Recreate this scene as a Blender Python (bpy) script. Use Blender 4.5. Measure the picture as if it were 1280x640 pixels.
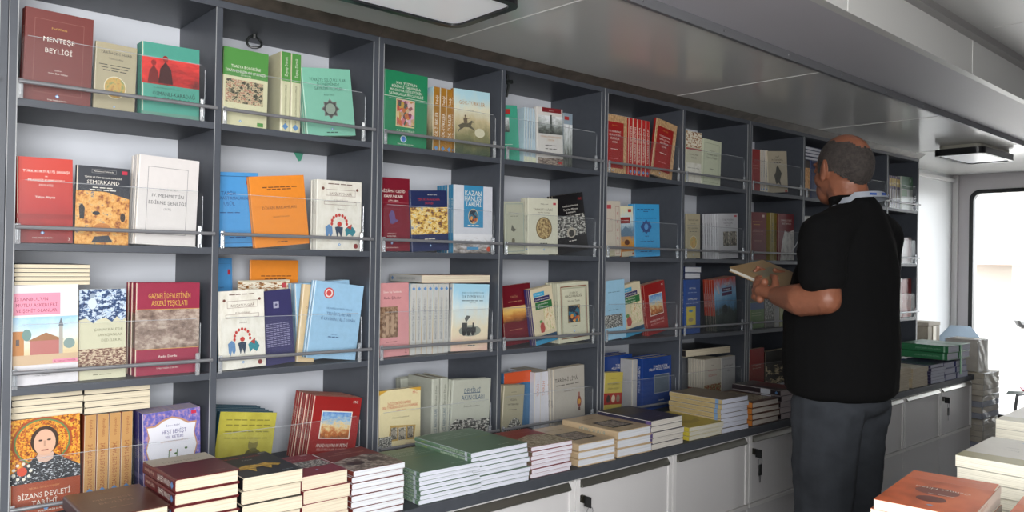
import bpy, bmesh, math, random
from mathutils import Vector, Matrix, Euler
random.seed(7)
C = bpy.context.scene.collection
SC = bpy.context.scene
for o in list(bpy.data.objects): bpy.data.objects.remove(o)

# ------------------------------------------------------------------ camera, world, lights, exposure
cd = bpy.data.cameras.new('camera'); cam = bpy.data.objects.new('camera', cd); C.objects.link(cam)
cd.sensor_width = 36.0; cd.lens = 36.0 * 1000.93 / 1280.0; cd.clip_start = 0.02; cd.clip_end = 300
RX = Vector((0.755058572653757, -0.655450488041118, 0.016468442207186327))
RU = Vector((-0.016367868387828416, 0.006266244995830121, 0.9998464017328318))
RF = Vector((0.6554530072755101, 0.7552121502599866, 0.005996945320544684))
cam.matrix_world = Matrix(((RX.x, RU.x, -RF.x, -0.317), (RX.y, RU.y, -RF.y, -2.24), (RX.z, RU.z, -RF.z, 1.36), (0, 0, 0, 1)))
SC.camera = cam
SC.view_settings.view_transform = 'Standard'; SC.view_settings.look = 'None'
SC.view_settings.gamma = 1.0; SC.view_settings.use_curve_mapping = False
SC.view_settings.exposure = 0.0
W = bpy.data.worlds.new('sky'); SC.world = W; W.use_nodes = True
nt = W.node_tree; nt.nodes.clear()
wo = nt.nodes.new('ShaderNodeOutputWorld'); wb = nt.nodes.new('ShaderNodeBackground')
wb.inputs[0].default_value = (0.93, 0.97, 1.0, 1); wb.inputs[1].default_value = 7.0
nt.links.new(wb.outputs[0], wo.inputs[0])
def area(name, loc, target, sx, sy, power, col=(1, 1, 1)):
    l = bpy.data.lights.new(name, 'AREA'); l.shape = 'RECTANGLE'; l.size = sx; l.size_y = sy; l.energy = power; l.color = col
    o = bpy.data.objects.new(name, l); C.objects.link(o); o.location = loc
    o.rotation_euler = (Vector(target) - Vector(loc)).to_track_quat('-Z', 'Y').to_euler(); return o
h = area('hatch_daylight', (-1.0, -3.40, 1.52), (-0.8, 0.0, 1.45), 2.3, 1.35, 150, (1.0, 0.98, 0.96))
p1 = area('window_portal', (6.72, -0.364, 1.09), (4.0, -0.364, 1.09), 1.07, 1.74, 1); p1.data.cycles.is_portal = True
p2 = area('hatch_portal', (-1.0, -3.46, 1.52), (-1.0, 0.0, 1.52), 2.3, 1.35, 1); p2.data.cycles.is_portal = True
sl = bpy.data.lights.new('sun', 'SUN'); sl.energy = 9.0; sl.angle = 0.01; so = bpy.data.objects.new('sun', sl); C.objects.link(so)
so.rotation_euler = Vector((0.45, -0.55, -0.7)).to_track_quat('-Z', 'Y').to_euler()

# ------------------------------------------------------------------ helpers
def lin(h):
    h = h.lstrip('#'); r = [int(h[i:i + 2], 16) / 255 for i in (0, 2, 4)]
    return tuple(c / 12.92 if c <= 0.04045 else ((c + 0.055) / 1.055) ** 2.4 for c in r) + (1,)
MATS = {}
def mat(hexc, rough=0.5, metal=0.0, spec=0.5, noise=0.0, scale=30.0, bump=0.0, bscale=200.0, emit=0.0, stretch=None, name=None):
    key = (hexc, rough, metal, spec, noise, scale, bump, bscale, emit, stretch)
    if key in MATS: return MATS[key]
    m = bpy.data.materials.new(name or 'mat_' + hexc.strip('#')); m.use_nodes = True; n = m.node_tree.nodes; L = m.node_tree.links
    b = n['Principled BSDF']; c = lin(hexc); b.inputs['Base Color'].default_value = c
    b.inputs['Roughness'].default_value = rough; b.inputs['Metallic'].default_value = metal; b.inputs['Specular IOR Level'].default_value = spec
    if noise or bump:
        tc = n.new('ShaderNodeTexCoord'); mp = n.new('ShaderNodeMapping'); L.new(tc.outputs['Object'], mp.inputs[0])
        if stretch: mp.inputs['Scale'].default_value = stretch
    if noise:
        t = n.new('ShaderNodeTexNoise'); t.inputs['Scale'].default_value = scale; t.inputs['Detail'].default_value = 4; L.new(mp.outputs[0], t.inputs[0])
        r = n.new('ShaderNodeValToRGB'); e = r.color_ramp.elements
        e[0].position = 0.3; e[1].position = 0.7
        e[0].color = tuple(max(0, x * (1 - noise)) for x in c[:3]) + (1,); e[1].color = tuple(min(1, x * (1 + noise)) for x in c[:3]) + (1,)
        L.new(t.outputs[0], r.inputs[0]); L.new(r.outputs[0], b.inputs['Base Color'])
    if bump:
        t2 = n.new('ShaderNodeTexNoise'); t2.inputs['Scale'].default_value = bscale; t2.inputs['Detail'].default_value = 3; L.new(mp.outputs[0], t2.inputs[0])
        bp = n.new('ShaderNodeBump'); bp.inputs['Strength'].default_value = bump; bp.inputs['Distance'].default_value = 0.01
        L.new(t2.outputs[0], bp.inputs['Height']); L.new(bp.outputs[0], b.inputs['Normal'])
    if emit:
        b.inputs['Emission Color'].default_value = c; b.inputs['Emission Strength'].default_value = emit
    MATS[key] = m; return m
def paper(hexa, hexb, freq=900):
    key = ('paper', hexa, hexb, freq)
    if key in MATS: return MATS[key]
    m = bpy.data.materials.new('page_edges'); m.use_nodes = True; n = m.node_tree.nodes; L = m.node_tree.links; b = n['Principled BSDF']
    b.inputs['Roughness'].default_value = 0.8; b.inputs['Specular IOR Level'].default_value = 0.2
    tc = n.new('ShaderNodeTexCoord'); mp = n.new('ShaderNodeMapping'); L.new(tc.outputs['Object'], mp.inputs[0]); mp.inputs['Scale'].default_value = (4, freq, 4)
    t = n.new('ShaderNodeTexNoise'); t.inputs['Scale'].default_value = 1.0; t.inputs['Detail'].default_value = 2; L.new(mp.outputs[0], t.inputs[0])
    r = n.new('ShaderNodeValToRGB'); e = r.color_ramp.elements; e[0].position = 0.32; e[1].position = 0.6; e[0].color = lin(hexb); e[1].color = lin(hexa)
    L.new(t.outputs[0], r.inputs[0]); L.new(r.outputs[0], b.inputs['Base Color']); MATS[key] = m; return m
PICS = {}
def picture(name, stops, scale=6.0, grad=0.0, kind='noise', detail=5.0, rough=0.4, stretch=(1, 1, 1), const=False):
    m = bpy.data.materials.new('print_' + name); m.use_nodes = True; n = m.node_tree.nodes; L = m.node_tree.links; b = n['Principled BSDF']
    b.inputs['Roughness'].default_value = rough
    tc = n.new('ShaderNodeTexCoord'); mp = n.new('ShaderNodeMapping'); mp.inputs['Scale'].default_value = stretch; L.new(tc.outputs['Generated'], mp.inputs[0])
    if kind == 'noise':
        t = n.new('ShaderNodeTexNoise'); t.inputs['Scale'].default_value = scale; t.inputs['Detail'].default_value = detail; t.inputs['Roughness'].default_value = 0.65; src = t.outputs[0]
    else:
        t = n.new('ShaderNodeTexVoronoi'); t.inputs['Scale'].default_value = scale
        sx = n.new('ShaderNodeSeparateColor'); L.new(t.outputs['Color'], sx.inputs[0]); src = sx.outputs[0]
    L.new(mp.outputs[0], t.inputs['Vector'])
    if grad:
        s = n.new('ShaderNodeSeparateXYZ'); L.new(tc.outputs['Generated'], s.inputs[0])
        mx = n.new('ShaderNodeMix'); mx.data_type = 'FLOAT'; mx.inputs['Factor'].default_value = grad
        L.new(src, mx.inputs[2]); L.new(s.outputs[2], mx.inputs[3]); src = mx.outputs[0]
    r = n.new('ShaderNodeValToRGB'); cr = r.color_ramp
    if const: cr.interpolation = 'CONSTANT'
    while len(cr.elements) < len(stops): cr.elements.new(0.5)
    for e, (p, hx) in zip(cr.elements, stops): e.position = p; e.color = lin(hx)
    L.new(src, r.inputs[0]); L.new(r.outputs[0], b.inputs['Base Color']); PICS[name] = m; return m
def glassy(name, tint=(1, 1, 1, 1), refl=0.06, rough=0.03, haze=0.03):
    m = bpy.data.materials.new(name); m.use_nodes = True; n = m.node_tree.nodes; L = m.node_tree.links
    out = n['Material Output']; n.remove(n['Principled BSDF'])
    tr = n.new('ShaderNodeBsdfTransparent'); tr.inputs[0].default_value = tint
    gl = n.new('ShaderNodeBsdfGlossy'); gl.inputs['Roughness'].default_value = rough
    df = n.new('ShaderNodeBsdfDiffuse'); df.inputs[0].default_value = (0.8, 0.82, 0.85, 1)
    lw = n.new('ShaderNodeLayerWeight'); lw.inputs[0].default_value = 0.25
    ma = n.new('ShaderNodeMath'); ma.operation = 'MULTIPLY_ADD'; ma.inputs[1].default_value = 0.03; ma.inputs[2].default_value = refl
    L.new(lw.outputs['Fresnel'], ma.inputs[0])
    m0 = n.new('ShaderNodeMixShader'); m0.inputs[0].default_value = haze; L.new(tr.outputs[0], m0.inputs[1]); L.new(df.outputs[0], m0.inputs[2])
    m1 = n.new('ShaderNodeMixShader'); L.new(ma.outputs[0], m1.inputs[0]); L.new(m0.outputs[0], m1.inputs[1]); L.new(gl.outputs[0], m1.inputs[2])
    L.new(m1.outputs[0], out.inputs[0]); return m

def link(name, me, m, parent=None, loc=None, rot=None):
    if m is not None and len(me.materials) == 0: me.materials.append(m)
    o = bpy.data.objects.new(name, me); C.objects.link(o)
    if parent: o.parent = parent
    if loc: o.location = loc
    if rot: o.rotation_euler = rot
    return o
def done(bm, name, smooth=False):
    bmesh.ops.recalc_face_normals(bm, faces=bm.faces[:])
    me = bpy.data.meshes.new(name); bm.to_mesh(me); bm.free()
    if smooth:
        for p in me.polygons: p.use_smooth = True
        try: me.set_sharp_from_angle(angle=math.radians(35))
        except Exception: pass
    return me
def obj(name, bm, m, parent=None, loc=None, rot=None, smooth=False):
    return link(name, done(bm, name, smooth), m, parent, loc, rot)
def box(bm, x0, y0, z0, x1, y1, z1, bev=0.0):
    r = bmesh.ops.create_cube(bm, size=1.0); vs = r['verts']
    for v in vs: v.co = Vector(((x0 + x1) / 2 + v.co.x * (x1 - x0), (y0 + y1) / 2 + v.co.y * (y1 - y0), (z0 + z1) / 2 + v.co.z * (z1 - z0)))
    if bev:
        es = list({e for v in vs for e in v.link_edges})
        bmesh.ops.bevel(bm, geom=es, offset=bev, segments=2, affect='EDGES', profile=0.5)
def boxo(name, a, b, m, parent=None, bev=0.0):
    bm = bmesh.new(); box(bm, *a, *b, bev); return obj(name, bm, m, parent)
def tube(bm, pts, r, seg=10, cap=True):
    pts = [Vector(p) for p in pts]; rings = []
    rr = r if isinstance(r, (list, tuple)) else [r] * len(pts)
    up = None
    for i, p in enumerate(pts):
        d = (pts[min(i + 1, len(pts) - 1)] - pts[max(i - 1, 0)]).normalized()
        if up is None: up = Vector((0, 0, 1)) if abs(d.z) < 0.9 else Vector((1, 0, 0))
        s = d.cross(up).normalized(); up = s.cross(d).normalized()
        rings.append([bm.verts.new(p + (s * math.cos(2 * math.pi * k / seg) + up * math.sin(2 * math.pi * k / seg)) * rr[i]) for k in range(seg)])
    for a, b in zip(rings, rings[1:]):
        for k in range(seg): bm.faces.new((a[k], a[(k + 1) % seg], b[(k + 1) % seg], b[k]))
    if cap: bm.faces.new(rings[0][::-1]); bm.faces.new(rings[-1])
def prism(bm, poly, axis, a, b):
    """poly of 2-D points swept along axis from a to b; axis x: poly=(y,z), y: (x,z), z: (x,y)"""
    def P(q, t): return Vector((t, q[0], q[1])) if axis == 'x' else Vector((q[0], t, q[1])) if axis == 'y' else Vector((q[0], q[1], t))
    A = [bm.verts.new(P(q, a)) for q in poly]; B = [bm.verts.new(P(q, b)) for q in poly]; n = len(poly)
    for i in range(n): bm.faces.new((A[i], A[(i + 1) % n], B[(i + 1) % n], B[i]))
    bm.faces.new(A[::-1]); bm.faces.new(B)
def thing(name, label, cat, loc=(0, 0, 0), rot=(0, 0, 0), group=None):
    o = bpy.data.objects.new(name, None); C.objects.link(o); o.location = loc; o.rotation_euler = rot; o.empty_display_size = 0.05
    o['label'] = label; o['category'] = cat
    if group: o['group'] = group
    return o
def tag(o, label, cat, group=None):
    o['label'] = label; o['category'] = cat
    if group: o['group'] = group
    return o
def struct(o): o['kind'] = 'structure'; return o
TXT = {}
def text_geo(s, bold=0.0):
    """triangles of a line of lettering, normalised: height of the capitals 1, centred on 0"""
    k = (s, bold)
    if k in TXT: return TXT[k]
    cu = bpy.data.curves.new('lettering', 'FONT'); cu.body = s; cu.resolution_u = 1; cu.fill_mode = 'FRONT'; cu.offset = bold; cu.size = 1.0
    o = bpy.data.objects.new('lettering', cu); C.objects.link(o); bpy.context.view_layer.update()
    me = bpy.data.meshes.new_from_object(o.evaluated_get(bpy.context.evaluated_depsgraph_get()))
    vs = [v.co.copy() for v in me.vertices]; fs = [tuple(p.vertices) for p in me.polygons]
    bpy.data.objects.remove(o); bpy.data.curves.remove(cu); bpy.data.meshes.remove(me)
    if vs:
        x0 = min(v.x for v in vs); x1 = max(v.x for v in vs)
        vs = [((v.x - (x0 + x1) / 2) / 0.72, v.y / 0.72 - 0.5) for v in vs]; wd = (x1 - x0) / 0.72
    else: wd = 0
    TXT[k] = (vs, fs, wd); return TXT[k]
# ------------------------------------------------------------------ printed pictures
picture('miniature', [(0.0, '#b8923c'), (0.3, '#b4483a'), (0.5, '#c8a0b8'), (0.65, '#d8c090'), (0.8, '#7a3a4a'), (0.92, '#3a5a4a')], 6, 0, 'voronoi')
picture('mini', [(0.0, '#3a2a22'), (0.36, '#8a4a20'), (0.46, '#c98a3e'), (0.6, '#dcaa62'), (0.72, '#3f5a72')], 9, 0, 'noise', 3)
picture('crowdblue', [(0.3, '#12203a'), (0.46, '#2c4a78'), (0.54, '#c9d6e2'), (0.7, '#6f8fb4')], 11, 0, 'noise', 3)
picture('crowdbrown', [(0.3, '#3c2420'), (0.47, '#7a5244'), (0.56, '#c8b69c')], 14, 0, 'noise', 3)
picture('crowdolive', [(0.28, '#17160f'), (0.45, '#4c4a38'), (0.52, '#cdbf9c'), (0.6, '#8a3a2a'), (0.7, '#d8d0b4')], 9, 0, 'noise', 3)
picture('crowdgrey', [(0.3, '#141414'), (0.48, '#3c3c3a'), (0.58, '#c9c8c0')], 14, 0, 'noise', 4)
picture('redphoto', [(0.25, '#4a0d0c'), (0.45, '#b4201c'), (0.6, '#d8352c')], 3, 0.25, 'noise', 3)
picture('parch', [(0.35, '#9a7444'), (0.5, '#bd9a55'), (0.62, '#7d8a5a')], 4, 0, 'noise', 3)
picture('stonegrey', [(0.3, '#5e4c44'), (0.48, '#8b776c'), (0.62, '#b3a396')], 7, 0, 'noise', 6)
picture('relief', [(0.3, '#3c2a20'), (0.48, '#7c5f4a'), (0.65, '#b39a80')], 6, 0, 'noise', 5)
picture('sky', [(0.25, '#c9a878'), (0.42, '#d8cba6'), (0.6, '#cfe0e4'), (0.8, '#8fb9d6')], 2.2, 0.6, 'noise', 4)
picture('pastel', [(0.2, '#d9b7a8'), (0.4, '#dfd2b4'), (0.55, '#cfdcdc'), (0.75, '#9fcbe0')], 2.5, 0.6, 'noise', 4)
picture('steppe', [(0.2, '#44503a'), (0.36, '#7d7a54'), (0.5, '#c4b48c'), (0.62, '#d6d2ba'), (0.8, '#a9cdd8')], 3, 0.65, 'noise', 5)
picture('battle', [(0.3, '#2a2c4a'), (0.42, '#8a5a2c'), (0.5, '#d9b04a'), (0.6, '#e0d0a0'), (0.7, '#4a6a9a')], 9, 0, 'noise', 3)
picture('painting', [(0.2, '#5a3a20'), (0.36, '#b4642c'), (0.48, '#d8c08a'), (0.6, '#8fb0c8'), (0.75, '#4a78b8')], 6, 0.45, 'noise', 4)
picture('bridge', [(0.25, '#2c2f2c'), (0.42, '#6b706a'), (0.56, '#b0b6b4'), (0.7, '#dfe2e4')], 5, 0.4, 'noise', 5)
picture('snow', [(0.3, '#58504c'), (0.45, '#a09a96'), (0.55, '#d6d6da')], 6, 0.3, 'noise', 6)
picture('icon', [(0.3, '#1c2a3a'), (0.45, '#a8452a'), (0.55, '#d89a4a'), (0.68, '#2f6a80')], 5, 0, 'voronoi')
picture('coin', [(0.3, '#3a2a18'), (0.46, '#8a6f48'), (0.58, '#c0aa78')], 9, 0, 'noise', 4)
picture('mosaic', [(0.0, '#6a3210'), (0.2, '#a85a14'), (0.45, '#d08a22'), (0.75, '#e0a83c'), (0.92, '#b04a1c')], 34, 0, 'voronoi')
picture('robe', [(0.0, '#14161a'), (0.5, '#23262c'), (0.8, '#3c4048'), (0.95, '#c8ccd0')], 40, 0, 'voronoi')
picture('violet', [(0.3, '#4a468c'), (0.5, '#6a66b0'), (0.62, '#b08a9a')], 18, 0, 'noise', 3)
picture('speckle', [(0.3, '#8a6a48'), (0.5, '#b8946a'), (0.66, '#d2b48c')], 18, 0, 'noise', 4)
picture('floral', [(0.36, '#5c3226'), (0.46, '#a8783c'), (0.5, '#e2dccb'), (0.7, '#d8d0bd')], 8, 0, 'noise', 3)
picture('seascape', [(0.2, '#1f2a2c'), (0.4, '#3c4a44'), (0.52, '#5f94c0'), (0.66, '#8fbbd8'), (0.8, '#c0503c')], 4, 0.6, 'noise', 5)
picture('portrait', [(0.3, '#1c1a18'), (0.48, '#55514a'), (0.6, '#b9b2a2')], 4, 0, 'noise', 4)
picture('map', [(0.3, '#8aa05a'), (0.46, '#d4c6a0'), (0.56, '#e2d6b8'), (0.68, '#c08a4a')], 5, 0, 'noise', 4)
picture('sunset', [(0.2, '#5a2c18'), (0.42, '#b8742c'), (0.6, '#dfb45c'), (0.8, '#c8a878')], 3, 0.6, 'noise', 4)
picture('landpaint', [(0.2, '#a85a20'), (0.36, '#c8903c'), (0.5, '#5f7f9a'), (0.62, '#b9cfd8'), (0.8, '#d8d2b0')], 4, 0.65, 'noise', 5)
picture('romans', [(0.3, '#3c1512'), (0.45, '#a83024'), (0.55, '#3c7a3a'), (0.64, '#d8c9b0')], 14, 0, 'noise', 2)
picture('creamfig', [(0.36, '#15130f'), (0.5, '#1c1915'), (0.56, '#b9a684'), (0.7, '#d8c8a6')], 7, 0, 'noise', 3)
picture('goldbeast', [(0.4, '#8a6a20'), (0.6, '#d0a83c')], 6, 0, 'noise', 3)
picture('mottle', [(0.3, '#3a4034'), (0.45, '#7c6a50'), (0.54, '#b0a890'), (0.66, '#6a3a34')], 10, 0, 'noise', 4)
picture('soldiers', [(0.3, '#2c2420'), (0.48, '#6a5c54'), (0.6, '#a89c90')], 9, 0, 'noise', 4)
picture('handwrite', [(0.3, '#a0983a'), (0.5, '#a8a03e'), (0.7, '#b2aa48')], 5, 0, 'noise', 3)
picture('redgrad', [(0.2, '#7a1414'), (0.45, '#a81e1a'), (0.7, '#b83426')], 1.6, 0.7, 'noise', 4)
picture('agedwhite', [(0.3, '#c9c4b6'), (0.55, '#d9d6cc'), (0.7, '#dedbd2')], 5, 0, 'noise', 4)
picture('torn', [(0.35, '#9a9896'), (0.5, '#bdbbb8'), (0.65, '#cfccc8')], 5, 0, 'noise', 5)
picture('orangeman', [(0.3, '#9a4a28'), (0.5, '#c86640'), (0.65, '#d4744a')], 2.2, 0, 'noise', 2)
Wt, Kk, Gd, Rd, Nv = '#dedad0', '#2a2828', '#c8a04a', '#a8302c', '#2a3f72'
LOGO = ('S', 0.5, 0.075, 0.03, '#5a86b8', 4)
def logo(u=0.5, v=0.075, r=0.032): return [('S', u, v, r, '#6a94c4', 4), ('S', u, v, r * 0.45, '#d8e2ea', 4)]
# key: (cover colour, hard?, roughness, front elements, spine elements, page colours)
CREAM = ('#d8cdb8', '#b3a68e'); WHITE = ('#d4d5da', '#adb0b8')
DS = {}
def D(key, col, front=(), spine=(), hard=False, rough=0.35, pages=CREAM, noise=0.03): DS[key] = (col, hard, rough, list(front), list(spine), pages, noise)
D('mentese', '#6b2e2a', [('T', 'Paul Wittek', .5, .815, .034, Gd), ('T', 'MENTEŞE', .5, .69, .078, Wt, .5), ('T', 'BEYLİĞİ', .5, .57, .078, Wt, .44), ('T', 'Çeviren', .5, .36, .024, Wt), ('T', 'Orhan Şaik Gökyay', .5, .325, .026, Wt), ('F', .14, .1, .86, .9, .006, '#8a5a50'), ('T', 'TÜRK TARİH KURUMU', .5, .03, .02, Wt)] + logo(), [('T', 'MENTEŞE BEYLİĞİ', .6, .4, Wt, .5)], True, .45)
D('tarihce', '#a39a80', [('T', 'TARİHÇE-İ HARB', .5, .86, .07, Kk, .84), ('T', 'Üçüncü Alay', .5, .78, .05, Kk), ('L', .1, .9, .68, Kk, 3), ('L', .15, .85, .64, Kk, 3), ('L', .2, .8, .6, Kk, 2), ('E', .5, .36, .27, .29, '#cfc8b0'), ('E', .5, .36, .25, .27, 'p:parch')] + logo())
D('osmanli', '#4a9484', [('R', .0, .44, 1, .8, 'p:redphoto'), ('G', [(.1, .46), (.13, .62), (.2, .7), (.27, .62), (.3, .46)], '#6a1512', 'cover_picture'), ('E', .2, .73, .045, .05, '#8a1c18'), ('G', [(.28, .46), (.31, .66), (.4, .76), (.5, .66), (.53, .46)], '#3a0c0c', 'cover_picture'), ('E', .4, .8, .05, .055, '#8a2018'), ('T', 'II. Abdülhamid Dönemi', .42, .4, .034, '#24554c'), ('T', 'OSMANLI-KARADAĞ', .55, .32, .075, '#102a26', .74), ('T', 'SİYASİ İLİŞKİLERİ', .5, .235, .072, '#102a26', .64), ('R', 0, 0, 1, .06, '#5f8a7c')], [('T', 'OSMANLI-KARADAĞ SİYASİ İLİŞKİLERİ', .55, .34, '#123', .7)])
D('trakya', '#c9c6a4', [('R', 0, .64, 1, 1, '#4f8a44'), ('T', 'TRAKYA BÖLGESİNE', .5, .77, .062, Wt, .66), ('T', 'İSKÂN EDİLEN GÖÇMENLER', .5, .71, .06, Wt, .9), ('T', '(1912-1930)', .5, .665, .034, Wt), ('R', .06, .3, .9, .6, 'p:crowdolive'), ('T', 'Zeynep Dörtok Abacı', .5, .22, .04, '#4a4838'), ('R', .78, .03, .92, .08, '#4f8a44')] + logo(.4, .07), [('R', .64, 1, '#4f8a44'), ('T', 'TRAKYA BÖLGESİNE İSKÂN EDİLEN GÖÇMENLER', .35, .3, '#3a3a2c', .5), ('T', 'Zeynep Dörtok', .82, .28, Wt, .24), ('D', .08)])
D('selcuk', '#7cb8a2', [('T', 'TÜRKİYE SELÇUKLULARI', .52, .83, .06, '#25493f', .76), ('T', 'DÖNEMİNDE', .52, .765, .055, '#25493f'), ('T', 'GAYRİMÜSLİMLER', .52, .7, .06, '#25493f', .6), ('T', 'Erdal Diler', .52, .61, .034, '#25493f'), ('S', .52, .4, .19, '#7c7c78', 8), ('S', .52, .4, .165, '#4a4a48', 8), ('E', .52, .4, .1, .1, '#8a9a8c'), ('L', .4, .64, .05, '#25493f', 2)] + logo(.52, .1, .03))
D('moskova', '#1f7a52', [('T', 'XVII. YÜZYILIN', .5, .85, .052, Wt), ('T', 'BİRİNCİ YARISINDA', .5, .8, .052, Wt), ('T', 'MOSKOVA DEVLETİNİN', .5, .75, .052, Wt, .74), ('T', 'TATARLARLA MÜCADELESİ', .5, .7, .052, Wt, .8), ('R', 0, .655, 1, .66, Wt), ('R', .27, .27, .7, .64, '#c9b88a'), ('R', .29, .285, .68, .625, 'p:miniature'), ('T', 'A. A. NOVOSELSKİY', .5, .22, .034, Wt), ('E', .45, .11, .07, .07, '#c6d2dc'), ('E', .45, .11, .05, .05, '#4a7ac0'), ('T', 'TÜRK TARİH KURUMU', .5, .04, .026, Wt)], hard=True)
D('gokturk', 'p:steppe', [('T', 'GÖK-TÜRKLER', .5, .8, .085, '#a8742c', .72), ('T', 'Tarih', .5, .69, .036, '#6a6a50'), ('G', [(.16, .4), (.1, .44), (.16, .46), (.24, .485), (.36, .485), (.42, .5), (.47, .535), (.53, .52), (.54, .505), (.49, .5), (.46, .45), (.52, .42), (.57, .385), (.55, .38), (.48, .405), (.4, .425), (.27, .42), (.22, .395), (.14, .37), (.12, .34), (.1, .345), (.12, .38)], '#5a5442', 'cover_picture'), ('G', [(.27, .48), (.25, .55), (.29, .575), (.35, .57), (.37, .49)], '#6a5a48', 'cover_picture'), ('E', .31, .595, .026, .028, '#6a5440'), ('G', [(.34, .56), (.46, .575), (.46, .568), (.34, .548)], '#6a5a48', 'cover_picture'), ('E', .7, .35, .14, .1, '#c9c4aa')], [('R', 0, 1, '#9a6c24'), ('T', 'GÖK-TÜRKLER', .4, .55, Wt, .42), ('T', 'Taşağıl', .8, .35, Wt, .14), ('D', .06)])
D('yesil', '#3f9a80', [('R', .2, .84, .55, .93, Rd), ('R', .0, .52, .45, .78, 'p:bridge'), ('L', .1, .6, .3, Wt, 2), ('L', .1, .7, .24, Wt, 2)])
D('solukmavi', '#a9bcc8', [], [('R', .0, .12, '#c9cdb4'), ('T', 'TARİHTE KENTLER', .6, .4, '#4a5a6a', .5)])
D('kopru', '#cfccc8', [('R', .2, .92, .95, 1, '#7a2228'), ('T', 'Bir Devrin', .55, .955, .03, Wt), ('R', .05, .54, 1, .86, 'p:bridge'), ('R', .5, .6, .57, .88, '#4a504c', 'cover_picture'), ('T', 'OSMANLI MODERNLEŞMESİ', .52, .49, .05, '#b8824a', .8), ('T', 'ÜZERİNE', .52, .435, .05, '#b8824a'), ('L', .3, .75, .34, Kk, 2), ('L', .3, .75, .28, Kk, 2), ('R', .0, .0, 1, .12, 'p:soldiers'), ('R', .8, .02, .95, .06, Rd)])
D('harita', '#8a9aa6', [('R', 0, 0, 1, .8, 'p:bridge'), ('R', .1, .88, .6, .94, Rd)])
D('kirmizi', 'p:speckle', [('R', .09, .1, .85, .88, '#9a2220'), ('T', 'TÜRK TARİH', .47, .82, .03, Gd), ('T', 'ULUSLARARASI', .47, .72, .055, Wt, .6), ('T', 'SEMPOZYUMU', .47, .66, .055, Wt, .6), ('T', 'BİLDİRİLER', .47, .6, .055, Wt, .5), ('T', 'KİTABI', .47, .54, .05, Wt), ('L', .3, .65, .42, Wt, 2), ('L', .3, .65, .26, '#c88', 2)] + logo(.4, .06, .03), [('R', 0, 1, '#9a2220')])
D('kirmizisirt', '#b02a28', [], [('T', 'ULUSLARARASI SEMPOZYUM', .55, .4, Wt, .6), ('D', .08)], rough=.25)
D('cicekli', '#c2bfa8', [('R', 0, .7, 1, 1, 'p:floral'), ('R', 0, .65, 1, .68, Rd), ('T', 'OSMANLI SANAT', .5, .56, .06, Kk, .7), ('T', 'YAZILARI', .5, .5, .06, Kk), ('R', 0, 0, 1, .4, 'p:agedwhite'), ('L', .1, .9, .3, '#77766a', 3), ('L', .1, .8, .2, '#77766a', 3)])
D('cerceve', '#bfc4ac', [('F', .08, .06, .9, .92, .008, '#6d7a5c'), ('T', 'Yavuz Ercan', .5, .76, .04, Kk), ('T', 'Osmanlı Tarihi', .5, .68, .065, Kk, .7), ('T', 'Üzerine Yazılar', .5, .61, .065, Kk, .7), ('L', .4, .6, .36, Kk, 2)])
D('kirmizisade', '#8a2020', [('L', .2, .8, .62, '#c0a090', 3), ('L', .2, .8, .55, '#c0a090', 3)], [('R', .7, .8, '#b09070')])
D('beyazsirt', '#c4bfb8', [], [('R', 0, .02, Rd), ('T', 'TÜRK KÜLTÜRÜ', .6, .4, Kk, .5), ('D', .08)])
D('figur', '#b3a892', [('T', 'GAZİ', .5, .86, .06, Kk), ('T', 'MUSTAFA KEMAL', .5, .79, .055, Kk, .62), ('L', .3, .7, .72, Kk, 2), ('G', [(.4, .2), (.3, .42), (.4, .5), (.42, .6), (.5, .66), (.58, .58), (.7, .46), (.6, .3), (.66, .14), (.52, .24)], '#38362c', 'cover_picture'), ('R', .84, .0, .95, .05, Rd)])
D('lacivert', '#1f2b52', [('L', .2, .8, .7, Wt, 2), ('R', .2, .2, .8, .5, '#2f3f70')], [('T', 'BELGELER', .6, .4, Wt, .3)], True, pages=WHITE)
D('resimli', '#3a302c', [('R', 0, .2, 1, .8, 'p:mini')])
D('mor', '#4a3a5c', [], [('R', .68, .92, '#b89a4a'), ('L', .3, .6, Wt)])
D('yesilbeyaz', '#b0b8b0', [('R', 0, .62, 1, 1, '#3f6a4c'), ('E', .8, .88, .07, .07, '#a8b8a8'), ('R', 0, .4, .5, .6, '#7a9a78')])
D('kurtulus', 'p:redgrad', [('T', 'TÜRK KURTULUŞ SAVAŞI', .52, .84, .052, Wt, .84), ('T', 've', .52, .785, .04, Wt), ('T', 'FRANSIZ KAMUOYU', .52, .735, .052, Wt, .7), ('T', '1919-1922', .52, .68, .044, Wt), ('T', 'Yahya Akyüz', .5, .54, .05, Wt), ('R', 0, .28, 1, .34, '#8a1a18'), ('T', 'TÜRK TARİH KURUMU', .45, .06, .026, Wt), ('T', '3', .93, .05, .07, Wt)] + logo(.45, .12, .04))
D('semerkand', '#30333b', [('F', .28, .915, .74, .965, .005, '#8a8a8a'), ('T', 'Muhammed Tahirzade', .5, .94, .03, Wt, .4), ('R', .85, .92, .95, .965, '#b02a40'), ('T', 'TİMUR VE TİMURLULAR DEVRİNDE', .5, .86, .034, Wt, .7), ('T', 'SEMERKAND', .5, .8, .078, Wt, .72), ('L', .3, .7, .73, Wt, 3), ('L', .25, .76, .7, Wt, 4), ('G', [(0, 0), (1, 0), (1, .6), (.55, .68), (.0, .68)], 'p:mini'), ('G', [(.08, .32), (.06, .48), (.12, .52), (.17, .46), (.16, .32)], '#2c2a2c', 'cover_picture'), ('E', .38, .4, .07, .04, '#24262c'), ('E', .62, .46, .06, .04, '#d8a860'), ('E', .5, .2, .17, .12, '#b8763c'), ('G', [(.3, .02), (.36, .1), (.62, .12), (.7, .03)], '#3a3c44', 'cover_picture'), ('E', .88, .36, .05, .09, '#3a2c26')])
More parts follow.
